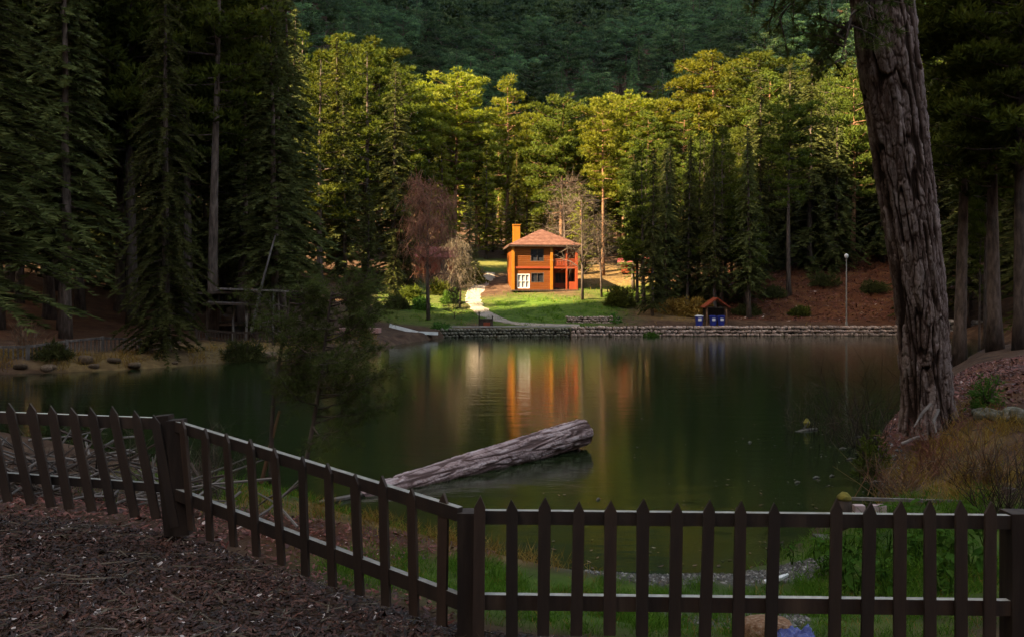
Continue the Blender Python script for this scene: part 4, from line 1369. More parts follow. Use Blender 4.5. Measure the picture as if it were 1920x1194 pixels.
railing('railing', 'weathered post and rail fence with balusters along the rocky brown bank', [(-30, 648, 690), (52, 646, 700), (125, 636, 688), (192, 630, 676), (262, 634, 672)], [42, 42.5, 44, 47, 49], .93, .28, 9)
railing('railing', 'low dark railing with close balusters in front of the timber pavilion', [(368, 617, 640), (440, 622, 646), (512, 622, 646), (575, 620, 644)], [55.5, 55, 55, 56], .95, .25, 12, 'dark_wood')

shx, shy = (1341 - 960) / FPX * 86.2, 86.2
shz = g1(shx, shy)
sh = thing('shelter', 'small gabled wooden shelter on two posts standing on the shore wall path', 'shelter', (shx, shy, shz))
for s_ in (-1, 1):
    MB().tube([(s_ * .95, -.6, -.2), (s_ * .95, -.6, 1.75)], .10, 6).part('post', M['bark_red'], sh, world_co=False)
    MB().tube([(s_ * .95, .7, -.2), (s_ * .95, .7, 1.75)], .10, 6).part('post', M['dark_wood'], sh, world_co=False)
    MB().beam((s_ * 1.25, 0, 1.62), (s_ * -.02, 0, 2.55), 2.0, .10, up=(s_, 0, 1.4)).part('roof_slope', M['red_boards'], sh, world_co=False)
    MB().beam((s_ * 1.2, -.72, 1.62), (0, -.72, 2.50), .14, .14).part('gable_board', M['bark_red'], sh, world_co=False)
MB().box((0, .72, .8), (1.9, .06, 1.6)).part('back_panel', M['dark_wood'], sh, world_co=False)
MB().beam((-.95, -.6, 1.62), (.95, -.6, 1.62), .12, .12).part('tie_beam', M['dark_wood'], sh, world_co=False)
M['blue_plastic'] = surf('blue_plastic', [(.010, .022, .17), (.016, .035, .26)], 2, .35, .1, 10, .01, spec=.5)
def bin_(x, y, label, s=1.0):
    o = thing('bin', label, 'bin', (x, y, g1(x, y)))
    mb = MB()
    n = 14
    for k in range(n):
        a, b = 2 * math.pi * k / n, 2 * math.pi * (k + 1) / n
        r0, r1, h = .34 * s, .42 * s, .95 * s
        mb.add([(r0 * math.cos(a), r0 * math.sin(a), 0), (r0 * math.cos(b), r0 * math.sin(b), 0), (r1 * math.cos(b), r1 * math.sin(b), h), (r1 * math.cos(a), r1 * math.sin(a), h)], [(0, 1, 2, 3)])
    mb.part('body', M['blue_plastic'], o, world_co=False)
    MB().tube([(0, 0, .93 * s), (0, 0, .99 * s), (0, 0, 1.05 * s)], [.45 * s, .45 * s, .25 * s], 14).part('lid', M['white_paint' if x < shx - 1 else 'blue_plastic'], o, world_co=False)
    MB().box((.0, -.40 * s, .62 * s), (.34 * s, .03, .26 * s)).part('sticker', M['white_paint'], o, world_co=False)
bin_(shx - 1.75, 85.4, 'blue bin with pale lid beside the gabled shelter', .95)
bin_(shx - .35, 85.6, 'blue bin standing under the gable, nearer its first post', .9)
bin_(shx + .45, 85.6, 'blue bin standing under the gable, against its second post', .9)
lx, ly = (1587 - 960) / FPX * 87, 87
lamp = thing('lamp_post', 'slim pale lamp post with small white globe on the far shore', 'lamp post', (lx, ly, g1(lx, ly)))
ltop = CAMZ - (478 - HOR) / FPX * ly - g1(lx, ly)
M['lamp_grey'] = surf('lamp_grey', [(.16, .15, .14), (.26, .25, .23)], 3, .5, .1, 20, .005)
MB().tube([(0, 0, -.2), (0, 0, ltop - .3)], [.07, .055], 8).part('pole', M['lamp_grey'], lamp, world_co=False)
MB().tube([(0, 0, 0), (0, 0, .35)], [.14, .10], 8).part('foot', M['lamp_grey'], lamp, world_co=False)
MB().tube([(0, 0, ltop - .34), (0, 0, ltop - .22), (0, 0, ltop - .02), (0, 0, ltop + .10)], [.10, .19, .19, .06], 10).part('globe', M['white_paint'], lamp, True, False)
bx, by = (911 - 960) / FPX * 82.6, 82.6
bn = thing('fire_basket', 'dark square iron basket with tall corner posts at the foot of the pale path', 'basket', (bx, by, .85))
MB().box((0, 0, .42), (1.15, .8, .55)).part('body', M['dark_wood'], bn, world_co=False)
MB().box((.1, -.42, .25), (.62, .06, .40)).part('front_panel', M['red_boards'], bn, world_co=False)
for sx_, hh in ((-.62, 1.45), (.62, 1.05)):
    MB().tube([(sx_, -.3, -.3), (sx_, -.3, hh)], .06, 6).part('post', M['dark_wood'], bn, world_co=False)
MB().box((0, 0, .74), (1.3, .95, .07)).part('rim', M['dark_wood'], bn, world_co=False)

# ------------------------------------------------------------------ leafless trees and shrubs
def bare_tris(seed, h, spread, n_limb, n_twig, hang, tw, z0=.25, tl=1.6):
    """trunk and limbs as tubes, the fine twigs as thin slivers"""
    g = np.random.default_rng(seed)
    mb = MB()
    mb.tube([(0, 0, 0), (g.normal() * .1, g.normal() * .1, h * .35), (g.normal() * .25, g.normal() * .25, h * .7), (g.normal() * .3, g.normal() * .3, h * .97)], [h * .016, h * .012, h * .006, h * .002], 7)
    T, r = [], []
    for k in range(n_limb):
        s = z0 + (1 - z0) * (k / n_limb) ** .9
        z = h * s
        a = k * 2.39996 + g.normal() * .3
        L = spread * (1.05 - .65 * s) * g.uniform(.7, 1.2)
        o = np.array([0, 0, z])
        e = o + np.array([math.cos(a) * L, math.sin(a) * L, L * g.uniform(.15, .9)])
        m = (o + e) / 2 + np.array([0, 0, .12 * L])
        mb.tube([tuple(o), tuple(m), tuple(e)], [h * .006 * (1.2 - s), h * .0035, h * .0012], 4)
        t = g.random(n_twig) ** .7
        b = o * ((1 - t) ** 2)[:, None] + 2 * m * (t * (1 - t))[:, None] + e * (t * t)[:, None]
        d = unit(rand_unit(n_twig, g) * [1, 1, .8] + np.array([math.cos(a) * .4, math.sin(a) * .4, .35]))
        l = tl * g.uniform(.4, 1.1, n_twig)
        tip = b + d * l[:, None] * .55
        for q in (0, 1):
            dd = unit(d * (1 - hang) + rand_unit(n_twig, g) * .45 + np.array([0, 0, -1.3 * hang]))
            T.append(spray_tris(b if q == 0 else tip, d if q == 0 else dd, l * (.55 if q == 0 else .8), np.full(n_twig, tw), g))
            r.append(g.uniform(.1, .9, n_twig))
        for q in range(2):
            dd = unit(d * .5 * (1 - hang) + rand_unit(n_twig, g) * .7 + np.array([0, 0, -1.2 * hang]))
            T.append(spray_tris(b + (tip - b) * g.uniform(.3, .9), dd, l * .5, np.full(n_twig, tw * .8), g))
            r.append(g.uniform(.1, .9, n_twig))
    return mb, np.concatenate(T), np.concatenate(r)
M['pink_twig'] = leafy('pink_twigs', [(.11, .036, .032), (.22, .078, .066), (.31, .15, .13)], .1, rand=.1)
M['grey_twig'] = leafy('grey_twigs', [(.05, .034, .026), (.11, .078, .062), (.19, .145, .12)], .1, rand=.1)
M['dark_twig'] = leafy('dark_twigs', [(.030, .018, .014), (.070, .042, .034), (.15, .105, .09)], .1, rand=.15)
M['olive'] = leafy('olive_leaves', [(.030, .035, .008), (.075, .085, .016), (.13, .13, .03)], .3, rand=.15)
M['green_leaf'] = leafy('green_leaves', [(.030, .065, .012), (.065, .14, .025), (.13, .22, .07)], .35, scale=2, rand=.15)
M['grass'] = leafy('grass_blades', [(.028, .065, .008), (.07, .15, .018), (.15, .21, .04)], .3, scale=.9, rand=.05)
M['straw'] = leafy('dry_grass', [(.12, .05, .014), (.25, .125, .035), (.42, .26, .10)], .3, scale=1.5, rand=.05)
def bare_tree(name, label, x, y, h, spread, nl, nt, hang, tw, m, bark='bark', cat='tree', seed=1, **kw):
    o = thing(name, label, cat, (x, y, g1(x, y) - .1))
    mb, T, r = bare_tris(seed, h, spread, nl, nt, hang, tw, **kw)
    mb.part('trunk', M[bark], o, True, False)
    link('twigs', tri_mesh('twigs', T, r), M[m], o)
    return o
bare_tree('bare_tree', 'leafless weeping tree with hazy pink twigs before the low cabin', (803 - 960) / FPX * 86.5, 86.5, 13.2, 3.6, 26, 44, .75, .040, 'pink_twig', seed=5, z0=.32, tl=2.6)
bare_tree('bare_tree', 'smaller leafless brown tree beside the weeping one, nearer the path', (862 - 960) / FPX * 94, 94, 7.2, 2.2, 18, 34, .6, .035, 'grey_twig', seed=6, z0=.3, tl=1.8)
bare_tree('bare_tree', 'leafless grey tree in front of the house porch, branches over the balcony', (1092 - 960) / FPX * 99, 99, 11.5, 3.6, 20, 30, .15, .03, 'grey_twig', seed=7, z0=.25, tl=1.7)
bare_tree('bare_tree', 'leafless grey brown tree behind the roof of the house', (1062 - 960) / FPX * 114, 114, 13, 4.2, 22, 30, .1, .035, 'grey_twig', seed=8, tl=1.8)
bare_tree('bare_tree', 'thin leafless sapling on the grass between house and dark stand', (1128 - 960) / FPX * 101, 101, 9, 2.2, 16, 30, .1, .035, 'grey_twig', seed=9, z0=.35, tl=1.3)
bare_tree('bare_shrub', 'small dark leafless shrub on the grass by the pale path', (853 - 960) / FPX * 88, 88, 3.0, 1.3, 14, 30, 0, .03, 'dark_twig', cat='shrub', seed=10, z0=.1, tl=.8)

def leaf_bush(name, label, x, y, rx, h, n, ln, wd, m, seed, cat='shrub', stems=9):
    g = np.random.default_rng(seed)
    o = thing(name, label, cat, (x, y, g1(x, y) - .05))
    mb = MB()
    for k in range(stems):
        a = g.uniform(0, 6.28)
        mb.tube([(0, 0, 0), (math.cos(a) * rx * .4, math.sin(a) * rx * .4, h * .5), (math.cos(a) * rx * .7, math.sin(a) * rx * .7, h * .85)], [.02 * h, .013 * h, .004 * h], 4)
    mb.part('stem', M['bark'], o, world_co=False)
    u = rand_unit(n, g)
    u[:, 2] = np.abs(u[:, 2])
    lump = .6 + .6 * vnoise(u * 2.6 + seed, seed)
    p = u * (g.random(n) ** .45 * lump)[:, None] * [rx, rx, h]
    T = spray_tris(np.repeat(p, 3, 0), unit(np.repeat(u, 3, 0) + g.normal(size=(3 * n, 3)) * .8), ln * g.uniform(.6, 1.3, 3 * n), wd * g.uniform(.7, 1.3, 3 * n), g)
    link('leaves', tri_mesh('leaves', T, np.clip(np.repeat(g.uniform(.15, .9, n), 3), 0, 1)), M[m], o)
    return o
leaf_bush('shrub', 'rounded olive shrub on the grass right of the house', (1162 - 960) / FPX * 96, 96, 2.0, 2.6, 900, .45, .12, 'olive', 1)
leaf_bush('shrub', 'orange yellow shrub on the bank before the dark stand, next to the gabled shelter', (1300 - 960) / FPX * 92, 92, 2.3, 2.2, 800, .4, .12, 'straw', 2)
leaf_bush('shrub', 'dull orange shrub between olive shrub and gabled shelter', (1262 - 960) / FPX * 93, 93, 1.8, 1.8, 600, .4, .12, 'straw', 3)
leaf_bush('shrub', 'wide olive brown shrub above the bend of the pale path', (885 - 960) / FPX * 110, 110, 2.2, 2.4, 700, .45, .12, 'olive', 4)
for k_, (X, Y, r_, m_, lab) in enumerate(((772, 99, 1.5, 'olive', 'olive bush at the foot of the dark trees, left of the weeping pink tree'), (826, 103, 1.7, 'olive', 'olive bush behind the weeping pink tree'), (846, 97, 1.2, 'green_leaf', 'fresh green bush between weeping pink tree and pale path'),
                                       (790, 93, 1.2, 'green_leaf', 'low green bush just behind the trunk of the weeping pink tree'), (870, 119, 2.0, 'olive', 'large olive bush by the upper end of the pale path'), (745, 92, 1.4, 'spruce', 'dark bush under the shaded trees near the white beam'))):
    leaf_bush('shrub', lab, (X - 960) / FPX * Y, Y, r_, r_ * 1.1, 700, .4, .12, m_, 60 + k_)
for X, Y, h, lab in ((738, 101, 7, 'short dark spruce at the left edge of the clearing by the weeping pink tree'), (765, 106, 6.5, 'short dark spruce half behind the weeping pink tree'), (842, 118, 7.5, 'short dark spruce beside the low red roofed cabin')):
    tree('spruce_tree', SP[2], (X - 960) / FPX * Y, Y, h, 'spruce', lab, wide=1.3)
leaf_bush('shrub', 'small bright green tuft hanging over the dark wall by the path', (825 - 960) / FPX * 80, 80.4, 1.0, .7, 300, .3, .08, 'green_leaf', 5)
leaf_bush('shrub', 'small green plant rooted in the joint of the pale shore wall', (1222 - 960) / FPX * 82.4, 82.3, .8, .65, 250, .3, .08, 'green_leaf', 6)
leaf_bush('shrub', 'green shrub at the end of the reddish stone ledge', (1152 - 960) / FPX * 86.6, 86.6, .8, .9, 260, .3, .09, 'green_leaf', 7)
leaf_bush('shrub', 'bright green young shrub beside the foot of the leaning trunk', 7.15, 17.4, .42, .95, 700, .10, .03, 'olive', 8)
leaf_bush('shrub', 'small dark green sprig between leaning trunk and red mound', 8.95, 16.6, .35, .75, 300, .10, .03, 'green_leaf', 9)
leaf_bush('shrub', 'dark evergreen shrub at the water edge in front of the pavilion railing', -14.9, 49.0, 1.4, 1.6, 700, .35, .07, 'spruce', 10)
leaf_bush('shrub', 'dark shrub low on the rocky bank under the railing', -22.5, 43.2, 1.0, .9, 400, .3, .07, 'spruce', 11)

def twig_bush(name, label, x, y, h, sp, n, w, m, seed, cat='shrub', dz=-.05):
    g = np.random.default_rng(seed)
    o = thing(name, label, cat, (x, y, g1(x, y) + dz))
    mb = MB()
    T, r = [], []
    for k in range(n):
        a = g.uniform(0, 6.28)
        b = np.array([g.normal() * sp * .25, g.normal() * sp * .25, 0])
        e = b + np.array([math.cos(a) * sp * g.uniform(.2, 1), math.sin(a) * sp * g.uniform(.2, 1), h * g.uniform(.45, 1.1)])
        m_ = (b + e) / 2 + rand_unit(1, g)[0] * .08 * h
        mb.tube([tuple(b), tuple(m_), tuple(e)], [w, w * .7, w * .25], 3)
        q = 9
        t = g.random(q)
        p = b * ((1 - t) ** 2)[:, None] + 2 * m_ * (t * (1 - t))[:, None] + e * (t * t)[:, None]
        T.append(spray_tris(p, unit(unit((e - b)[None]) + rand_unit(q, g) * .9), h * .33 * g.uniform(.4, 1.2, q), np.full(q, w * 1.1), g))
        r.append(g.uniform(.1, 1, q))
    mb.part('stems', M['dark_earth' if m == 'dark_twig' else 'bark_red'], o, world_co=False)
    tag(link('twigs', tri_mesh('twigs', np.concatenate(T), np.concatenate(r)), M[m], o), kind='stuff')
    return o
for k_, (X, Y, r_, lab) in enumerate(((1450, 97, 1.6, 'low dark bush on the red brown slope below the pale bare trunk'), (1545, 99, 1.9, 'low dark bush on the red brown slope left of the lamp post'), (1640, 96, 1.7, 'low dark bush on the red brown slope between lamp post and leaning trunk'),
                                     (1500, 91, 1.2, 'small brown green bush just above the pale shore wall before the bare trunk'), (1400, 92, 1.5, 'dark bush crowding the shaded slope just past the gabled shelter'))):
    leaf_bush('shrub', lab, (X - 960) / FPX * Y, Y, r_, r_ * .8, 700, .35, .1, 'spruce' if k_ != 3 else 'olive', 40 + k_)
twig_bush('bare_shrub', 'tall thin leafless shrub standing at the water left of the leaning trunk', 8.2, 21.0, 2.1, 1.3, 46, .010, 'dark_twig', 1)
twig_bush('bare_shrub', 'sparse leafless shrub rising from the shallow water, farther out from the leaning trunk', 8.0, 23.5, 1.6, 1.1, 30, .009, 'dark_twig', 2, dz=0)
twig_bush('bare_shrub', 'tangled leafless shrub on the bank just above the little footbridge rail', 6.7, 12.6, .85, .75, 60, .008, 'grey_twig', 3)
twig_bush('bare_shrub', 'reddish leafless shrub on the bank edge below the leaning trunk', 6.9, 14.3, .9, .8, 46, .008, 'pink_twig', 4)
twig_bush('bare_shrub', 'grey tangled brushwood leaning over the water behind the footbridge rail', 5.95, 13.5, .7, .8, 60, .008, 'grey_twig', 13)
twig_bush('bare_shrub', 'dark tangled shrub at the end post of the picket fence', 6.2, 11.0, .9, .6, 40, .008, 'dark_twig', 5)
twig_bush('bare_shrub', 'dark leafless shrub growing behind the first bend of the picket fence', -4.0, 11.6, .9, .7, 44, .008, 'dark_twig', 6)
twig_bush('bare_shrub', 'low dry stems sticking up from the rocky bank behind the weathered railing', -25.2, 46, 1.6, 1.5, 40, .02, 'grey_twig', 7)

# ------------------------------------------------------------------ footbridge, stones, brush
jt = thing('footbridge', 'little old plank footbridge with mossy post and single rail at the pond outlet', 'footbridge', (4.7, 12.4, 0))
mp = MB().tube([px(1583, 1025, 12.3), px(1583, 935, 12.3)], [.105, .10], 9).part('post', M['dark_wood'], jt, True)
M['moss'] = surf('moss', [(.10, .085, .015), (.19, .15, .03), (.26, .21, .05)], 14, .95, .9, 60, .02)
MB().tube([px(1583, 936, 12.3), px(1583, 930, 12.3), px(1584, 922, 12.3)], [.105, .10, .04], 9).part('moss_cap', M['moss'], mp, True)
MB().tube([px(1893, 1010, 11.8), px(1893, 915, 11.8)], [.11, .10], 8).part('post', M['dark_wood'], jt, True)
MB().beam(px(1597, 934, 12.3), px(1885, 942, 11.8), .05, .04).part('rail', M['grey_wood'], jt)
for k, (X1, X2, y1, y2) in enumerate(((1528, 1600, 1006, 1008), (1604, 1735, 1002, 1008), (1690, 1745, 988, 990))):
    MB().beam(px(X1, y1, 12.0 + .3 * (k == 2)), px(X2, y2, 12.0 + .3 * (k == 2)), .22, .035).part('plank', M['grey_wood'], jt)
M['pale_pink'] = surf('pale_pink_block', [(.36, .24, .24), (.55, .42, .42)], 4, .85, .4, 20, .01)
for X, y_, w_ in ((1610, 956, .14), (1640, 956, .07), (1653, 956, .09), (1613, 995, .15), (1640, 997, .10)):
    MB().box(px(X, y_, 12.15), (w_, .12, .15)).part('block', M['pale_pink'], jt)

rs = random.Random(8)
def stones_thing(name, label, spots, m, cat='stones'):
    o = thing(name, label, cat, (spots[0][0], spots[0][1], g1(spots[0][0], spots[0][1])))
    L = base_of(o)
    for x, y, s in spots:
        q = link('stone', mesh_with(rs.choice(ROCK2), M[m]), None, o)
        q.location = (x - L.x, y - L.y, g1(x, y) - L.z + s * .25)
        q.scale = (s * rs.uniform(.8, 1.3), s * rs.uniform(.7, 1.1), s * rs.uniform(.6, .95))
        q.rotation_euler = (rs.uniform(-.3, .3), rs.uniform(-.3, .3), rs.uniform(0, 6))
ed = []
for k in range(26):
    f = k / 25
    x = 8.65 + 1.6 * f - .5 * math.sin(f * 3.1) * .3
    y = 16.2 - 3.4 * f
    ed.append((x + rs.uniform(-.08, .08), y + rs.uniform(-.08, .08), rs.uniform(.09, .18)))
    if k % 2:
        ed.append((x - .18, y - .08, rs.uniform(.08, .14)))
stones_thing('stone_edging', 'row of dark rough stones edging the red mound beside the leaning trunk', ed, 'stone_moss', 'stone edging')
M['bank_stone'] = surf('bank_stone', [(.055, .034, .022), (.11, .068, .042), (.19, .13, .085)], 2.2, .95, .8, 12, .05, rand=.35)
BOUL = [(18, 690, 44), (38, 700, 41.5), (60, 696, 41.6), (78, 698, 41.4), (92, 692, 42), (140, 690, 42.6), (160, 686, 43.4), (176, 690, 43), (200, 680, 44.6), (214, 684, 44), (246, 690, 43.6), (302, 690, 44), (352, 694, 44.2), (410, 682, 46.5), (428, 678, 47.6), (452, 676, 48.5), (476, 672, 49.5), (498, 668, 51)]
def tag_rock(o, lab, grp): return tag(o, lab, 'boulder', grp)
for k, (X, y_, Y) in enumerate(BOUL):
    if k in (2, 5, 8, 12, 15):
        continue
    x = (X - 960) / FPX * Y
    # pull to the shoreline
    o = link('boulder', mesh_with(ROCK2[k % 6], M['bank_stone']))
    s = rs.uniform(.16, .36)
    yy = Y
    while pond_sd(np.array([x]), np.array([yy]))[0] < .15 and yy < Y + 8:
        yy += .2
    o.location = (x, yy, max(0, g1(x, yy)) + s * .25)
    o.scale = (s * rs.uniform(.9, 1.5), s, s * rs.uniform(.6, .9))
    o.rotation_euler = (rs.uniform(-.2, .2), rs.uniform(-.2, .2), rs.uniform(0, 6))
    tag(o, 'rounded boulder at the waterline below the weathered railing' if X < 390 else 'reddish boulder at the waterline in front of the pavilion', 'boulder', 'boulders below the railing' if X < 390 else 'boulders before the pavilion')

bp = thing('brush_pile', 'heap of dry grey sticks behind the first run of the picket fence', 'brush pile', (-5.0, 9.6, g1(-5, 9.6)))
gp = np.random.default_rng(77)
st = []
for k in range(6):
    mb = MB()
    mb.tube([(0, 0, -.5), (gp.normal() * .04, gp.normal() * .04, 0), (gp.normal() * .05, gp.normal() * .05, .5)], [.016, .013, .006], 5)
    me = mb.mesh('stick')
    st.append(me)
for k in range(120):
    q = link('stick', mesh_with(st[k % 6], M['grey_wood' if k % 4 else 'dark_wood']), None, bp)
    u = gp.normal(size=2) * [1.0, .35]
    z = abs(gp.normal()) * .25 + .08
    q.location = (u[0], u[1], max(.03, min(.75, z) * (1 - min(1, abs(u[0]) / 2.6))))
    q.rotation_euler = (gp.uniform(.9, 2.0), gp.uniform(-.4, .4), gp.uniform(0, 6.28))
    q.scale = (1, 1, gp.uniform(.5, 1.5))
T = spray_tris(np.c_[gp.normal(size=(900, 1)) * 1.0, gp.normal(size=(900, 1)) * .35, np.abs(gp.normal(size=(900, 1))) * .28], unit(gp.normal(size=(900, 3)) + [0, 0, .3]), gp.uniform(.15, .5, 900), np.full(900, .007), gp)
tag(link('twigs', tri_mesh('twigs', T, gp.uniform(0, 1, 900)), M['grey_twig'], bp), kind='stuff')

# ------------------------------------------------------------------ litter, grass, gravel (nobody could count them)
def leaf_quads(xy, z, size, g, up=.35):
    n = len(xy)
    nrm = unit(np.c_[g.normal(size=(n, 2)) * up, np.ones(n)])
    a = unit(np.cross(nrm, rand_unit(n, g)))
    b = np.cross(nrm, a)
    c = np.c_[xy, z]
    s, w = size[:, None], (size * g.uniform(.25, .6, n))[:, None]
    curl = nrm * (size * g.uniform(-.1, .35, n))[:, None]
    t1 = np.stack([c - a * s * .5, c + b * w * .5, c + a * s * .5 + curl], 1)
    t2 = np.stack([c - a * s * .5, c + a * s * .5 + curl, c - b * w * .5], 1)
    return np.concatenate([t1, t2])
def litter_mat(name, cols, pos):
    m, nt, b = nodes_of(name)
    a = nt.nodes.new('ShaderNodeAttribute')
    a.attribute_name = 'rnd'
    nt.links.new(ramp(nt, a.outputs['Fac'], cols, pos), b.inputs['Base Color'])
    b.inputs['Roughness'].default_value = .6
    b.inputs['Specular IOR Level'].default_value = .35
    return m
M['litter'] = litter_mat('leaf_litter', [(.014, .0055, .004), (.046, .015, .010), (.095, .030, .019), (.15, .068, .048), (.42, .34, .31)], [0, .42, .76, .96, 1])
M['red_litter'] = litter_mat('red_litter', [(.045, .011, .008), (.12, .028, .018), (.20, .052, .036), (.25, .10, .075), (.42, .30, .26)], [0, .4, .75, .93, 1])
def litter(name, n, xr, yr, size, m, ok, seed, lift=.01):
    g = np.random.default_rng(seed)
    xy = np.c_[g.uniform(*xr, n), g.uniform(*yr, n)]
    xy = xy[ok(xy[:, 0], xy[:, 1])]
    n = len(xy)
    s = g.uniform(*size, n) * np.where(g.random(n) < .06, 1.7, 1)
    T = leaf_quads(xy, gz(xy[:, 0], xy[:, 1]) + lift + g.uniform(0, .015, n), s, g)
    r = np.clip(g.random(n) ** 1.3 * .9 + (n2(xy[:, 0], xy[:, 1], .55, 3, 4) - .47) * .9, 0, .92)
    r[g.random(n) < .022] = 1
    return tag(link(name, tri_mesh(name, T, np.r_[r, r]), M[m]), kind='stuff')
def fence_side(x, y):
    """True on the viewer's side of the fence"""
    yl = np.interp(x, [-6, -2.83, -.267, 4], [7.35, 7.3, 5.5, 5.5])
    return y < yl + .25
litter('leaf_litter', 52000, (-5.2, .6), (4.2, 7.7), (.018, .055), 'litter', lambda x, y: fence_side(x, y) & (n2(x, y, .5, 2, 2) > .05), 1)
litter('leaf_litter', 9000, (-6.5, -.2), (5.6, 10.5), (.03, .07), 'red_litter', lambda x, y: ~fence_side(x, y) & (pond_sd(x, y) > .2) & (mask_green(x, y) < .5), 2)
litter('red_needle_litter', 46000, (8.2, 23), (12.5, 30), (.04, .12), 'red_litter', lambda x, y: (mask_red(x, y) > .3), 3)
litter('red_needle_litter', 16000, (14, 55), (88, 112), (.15, .4), 'red_litter', lambda x, y: mask_red(x, y) > .35, 4)

def twig_litter(n, xr, yr, m, ok, seed):
    g = np.random.default_rng(seed)
    xy = np.c_[g.uniform(*xr, n), g.uniform(*yr, n)]
    xy = xy[ok(xy[:, 0], xy[:, 1])]
    n = len(xy)
    d = unit(np.c_[g.normal(size=(n, 2)), g.normal(size=n) * .12])
    T = spray_tris(np.c_[xy, gz(xy[:, 0], xy[:, 1]) + .03], d, g.uniform(.06, .32, n), g.uniform(.006, .014, n), g)
    tag(link('twig_litter', tri_mesh('twig_litter', T, g.random(n)), M[m]), kind='stuff')
twig_litter(1500, (-5.2, .6), (4.2, 7.7), 'grey_twig', fence_side, 31)
twig_litter(900, (5.5, 12), (11, 20), 'grey_twig', lambda x, y: pond_sd(x, y) > .1, 32)

def blades(name, n, xr, yr, hgt, wd, m, dens, seed, lean=.35, clump=.25):
    g = np.random.default_rng(seed)
    xy = np.c_[g.uniform(*xr, n), g.uniform(*yr, n)]
    k = dens(xy[:, 0], xy[:, 1]) * smooth(.3, .6, n2(xy[:, 0], xy[:, 1], clump, 2, seed))
    xy = xy[(g.random(n) < k) & (pond_sd(xy[:, 0], xy[:, 1]) > .05)]
    n = len(xy)
    base = np.c_[xy, gz(xy[:, 0], xy[:, 1]) - .01]
    d = unit(np.c_[g.normal(size=(n, 2)) * lean, np.ones(n)])
    h = g.uniform(.5, 1.2, n) * hgt * (.6 + .8 * n2(xy[:, 0], xy[:, 1], clump * 2, 2, seed + 1))
    T = spray_tris(base, d, h * .62, np.full(n, wd), g)
    tip = base + d * (h * .55)[:, None]
    d2 = unit(d + np.c_[g.normal(size=(n, 2)) * .55, np.full(n, -.1)])
    T2 = spray_tris(tip, d2, h * .55, np.full(n, wd * .75), g)
    r = g.uniform(0, 1, n)
    return tag(link(name, tri_mesh(name, np.concatenate([T, T2]), np.r_[r, r]), M[m]), kind='stuff')
blades('grass', 95000, (-1.6, 5.2), (5.7, 9.4), .15, .007, 'grass', lambda x, y: mask_green(x, y) * (~fence_side(x, y)), 1)
blades('grass', 42000, (2.6, 7.6), (7.6, 12.6), .22, .012, 'grass', lambda x, y: np.clip(mask_green(x, y) + .15, 0, 1) * (mask_stony(x, y) < .4), 2)
blades('dry_grass', 9000, (-1.6, 5.2), (5.7, 9.4), .16, .006, 'straw', lambda x, y: (mask_green(x, y) * .5 + .2) * (~fence_side(x, y)) * (mask_stony(x, y) < .4), 14, .6)
blades('grass', 26000, (-6, -.4), (9.5, 15), .18, .011, 'grass', lambda x, y: mask_green(x, y) + .12, 3)
blades('dry_grass', 14000, (-3.6, 1.0), (9.6, 13.4), .26, .010, 'straw', lambda x, y: mask_dry_sunlit(x, y) + .1, 4, .5)
blades('dry_grass', 60000, (5.6, 10), (10.5, 17.5), .34, .010, 'straw', lambda x, y: mask_dry_sunlit(x, y) * .9 + .30 * (pond_sd(x, y) < 2.2), 5, .6)
blades('grass', 9000, (7.0, 9.5), (11, 14), .2, .011, 'grass', lambda x, y: blob(x, y, 7.9, 12.2, .8, 1.0), 15)
blades('dry_grass', 70000, (-30, -9), (40, 66), .5, .035, 'straw', lambda x, y: (pond_sd(x, y) < 3.0) * .8, 6, .4, .8)
blades('grass', 60000, (-17, 15), (83.5, 110), .28, .05, 'grass', lambda x, y: mask_green(x, y) * .9, 7, .4, 1.2)
blades('dry_grass', 12000, (-14, 30), (84, 122), .5, .06, 'straw', lambda x, y: mask_dry_sunlit(x, y) * .8 + .05, 8, .4, 1.2)

gg = np.random.default_rng(5)
def pebbles(name, n, xr, yr, size, ok, m, seed):
    g = np.random.default_rng(seed)
    xy = np.c_[g.uniform(*xr, n), g.uniform(*yr, n)]
    xy = xy[ok(xy[:, 0], xy[:, 1])]
    n = len(xy)
    o = np.array([(0, 0, 1), (1, 0, 0), (-.5, .87, 0), (-.5, -.87, 0), (0, 0, -.6)], float)
    f = np.array([(0, 1, 2), (0, 2, 3), (0, 3, 1), (4, 2, 1), (4, 3, 2), (4, 1, 3)])
    s = g.uniform(*size, n)
    a = g.uniform(0, 6.28, n)
    V = o[None].repeat(n, 0) * (1 + g.normal(size=(n, 5, 3)) * .22)
    ca, sa = np.cos(a)[:, None], np.sin(a)[:, None]
    V = np.stack([V[..., 0] * ca - V[..., 1] * sa, V[..., 0] * sa + V[..., 1] * ca, V[..., 2] * .65], -1) * s[:, None, None]
    V = V + np.c_[xy, gz(xy[:, 0], xy[:, 1]) + s * .2][:, None, :]
    T = V[:, f].reshape(-1, 3, 3)
    return tag(link(name, tri_mesh(name, T, np.repeat(g.random(n), 6)), M[m]), kind='stuff')
M['pebble'] = litter_mat('pebble', [(.03, .027, .024), (.075, .068, .06), (.14, .128, .115), (.30, .28, .26)], [0, .4, .8, 1])
pebbles('gravel', 24000, (.8, 5), (6.3, 11.8), (.008, .03), lambda x, y: (mask_stony(x, y) > .35) & (pond_sd(x, y) > -.35), 'pebble', 1)
pebbles('gravel', 900, (5.2, 9), (11.5, 22), (.02, .07), lambda x, y: (pond_sd(x, y) > -.5) & (pond_sd(x, y) < .5), 'pebble', 2)

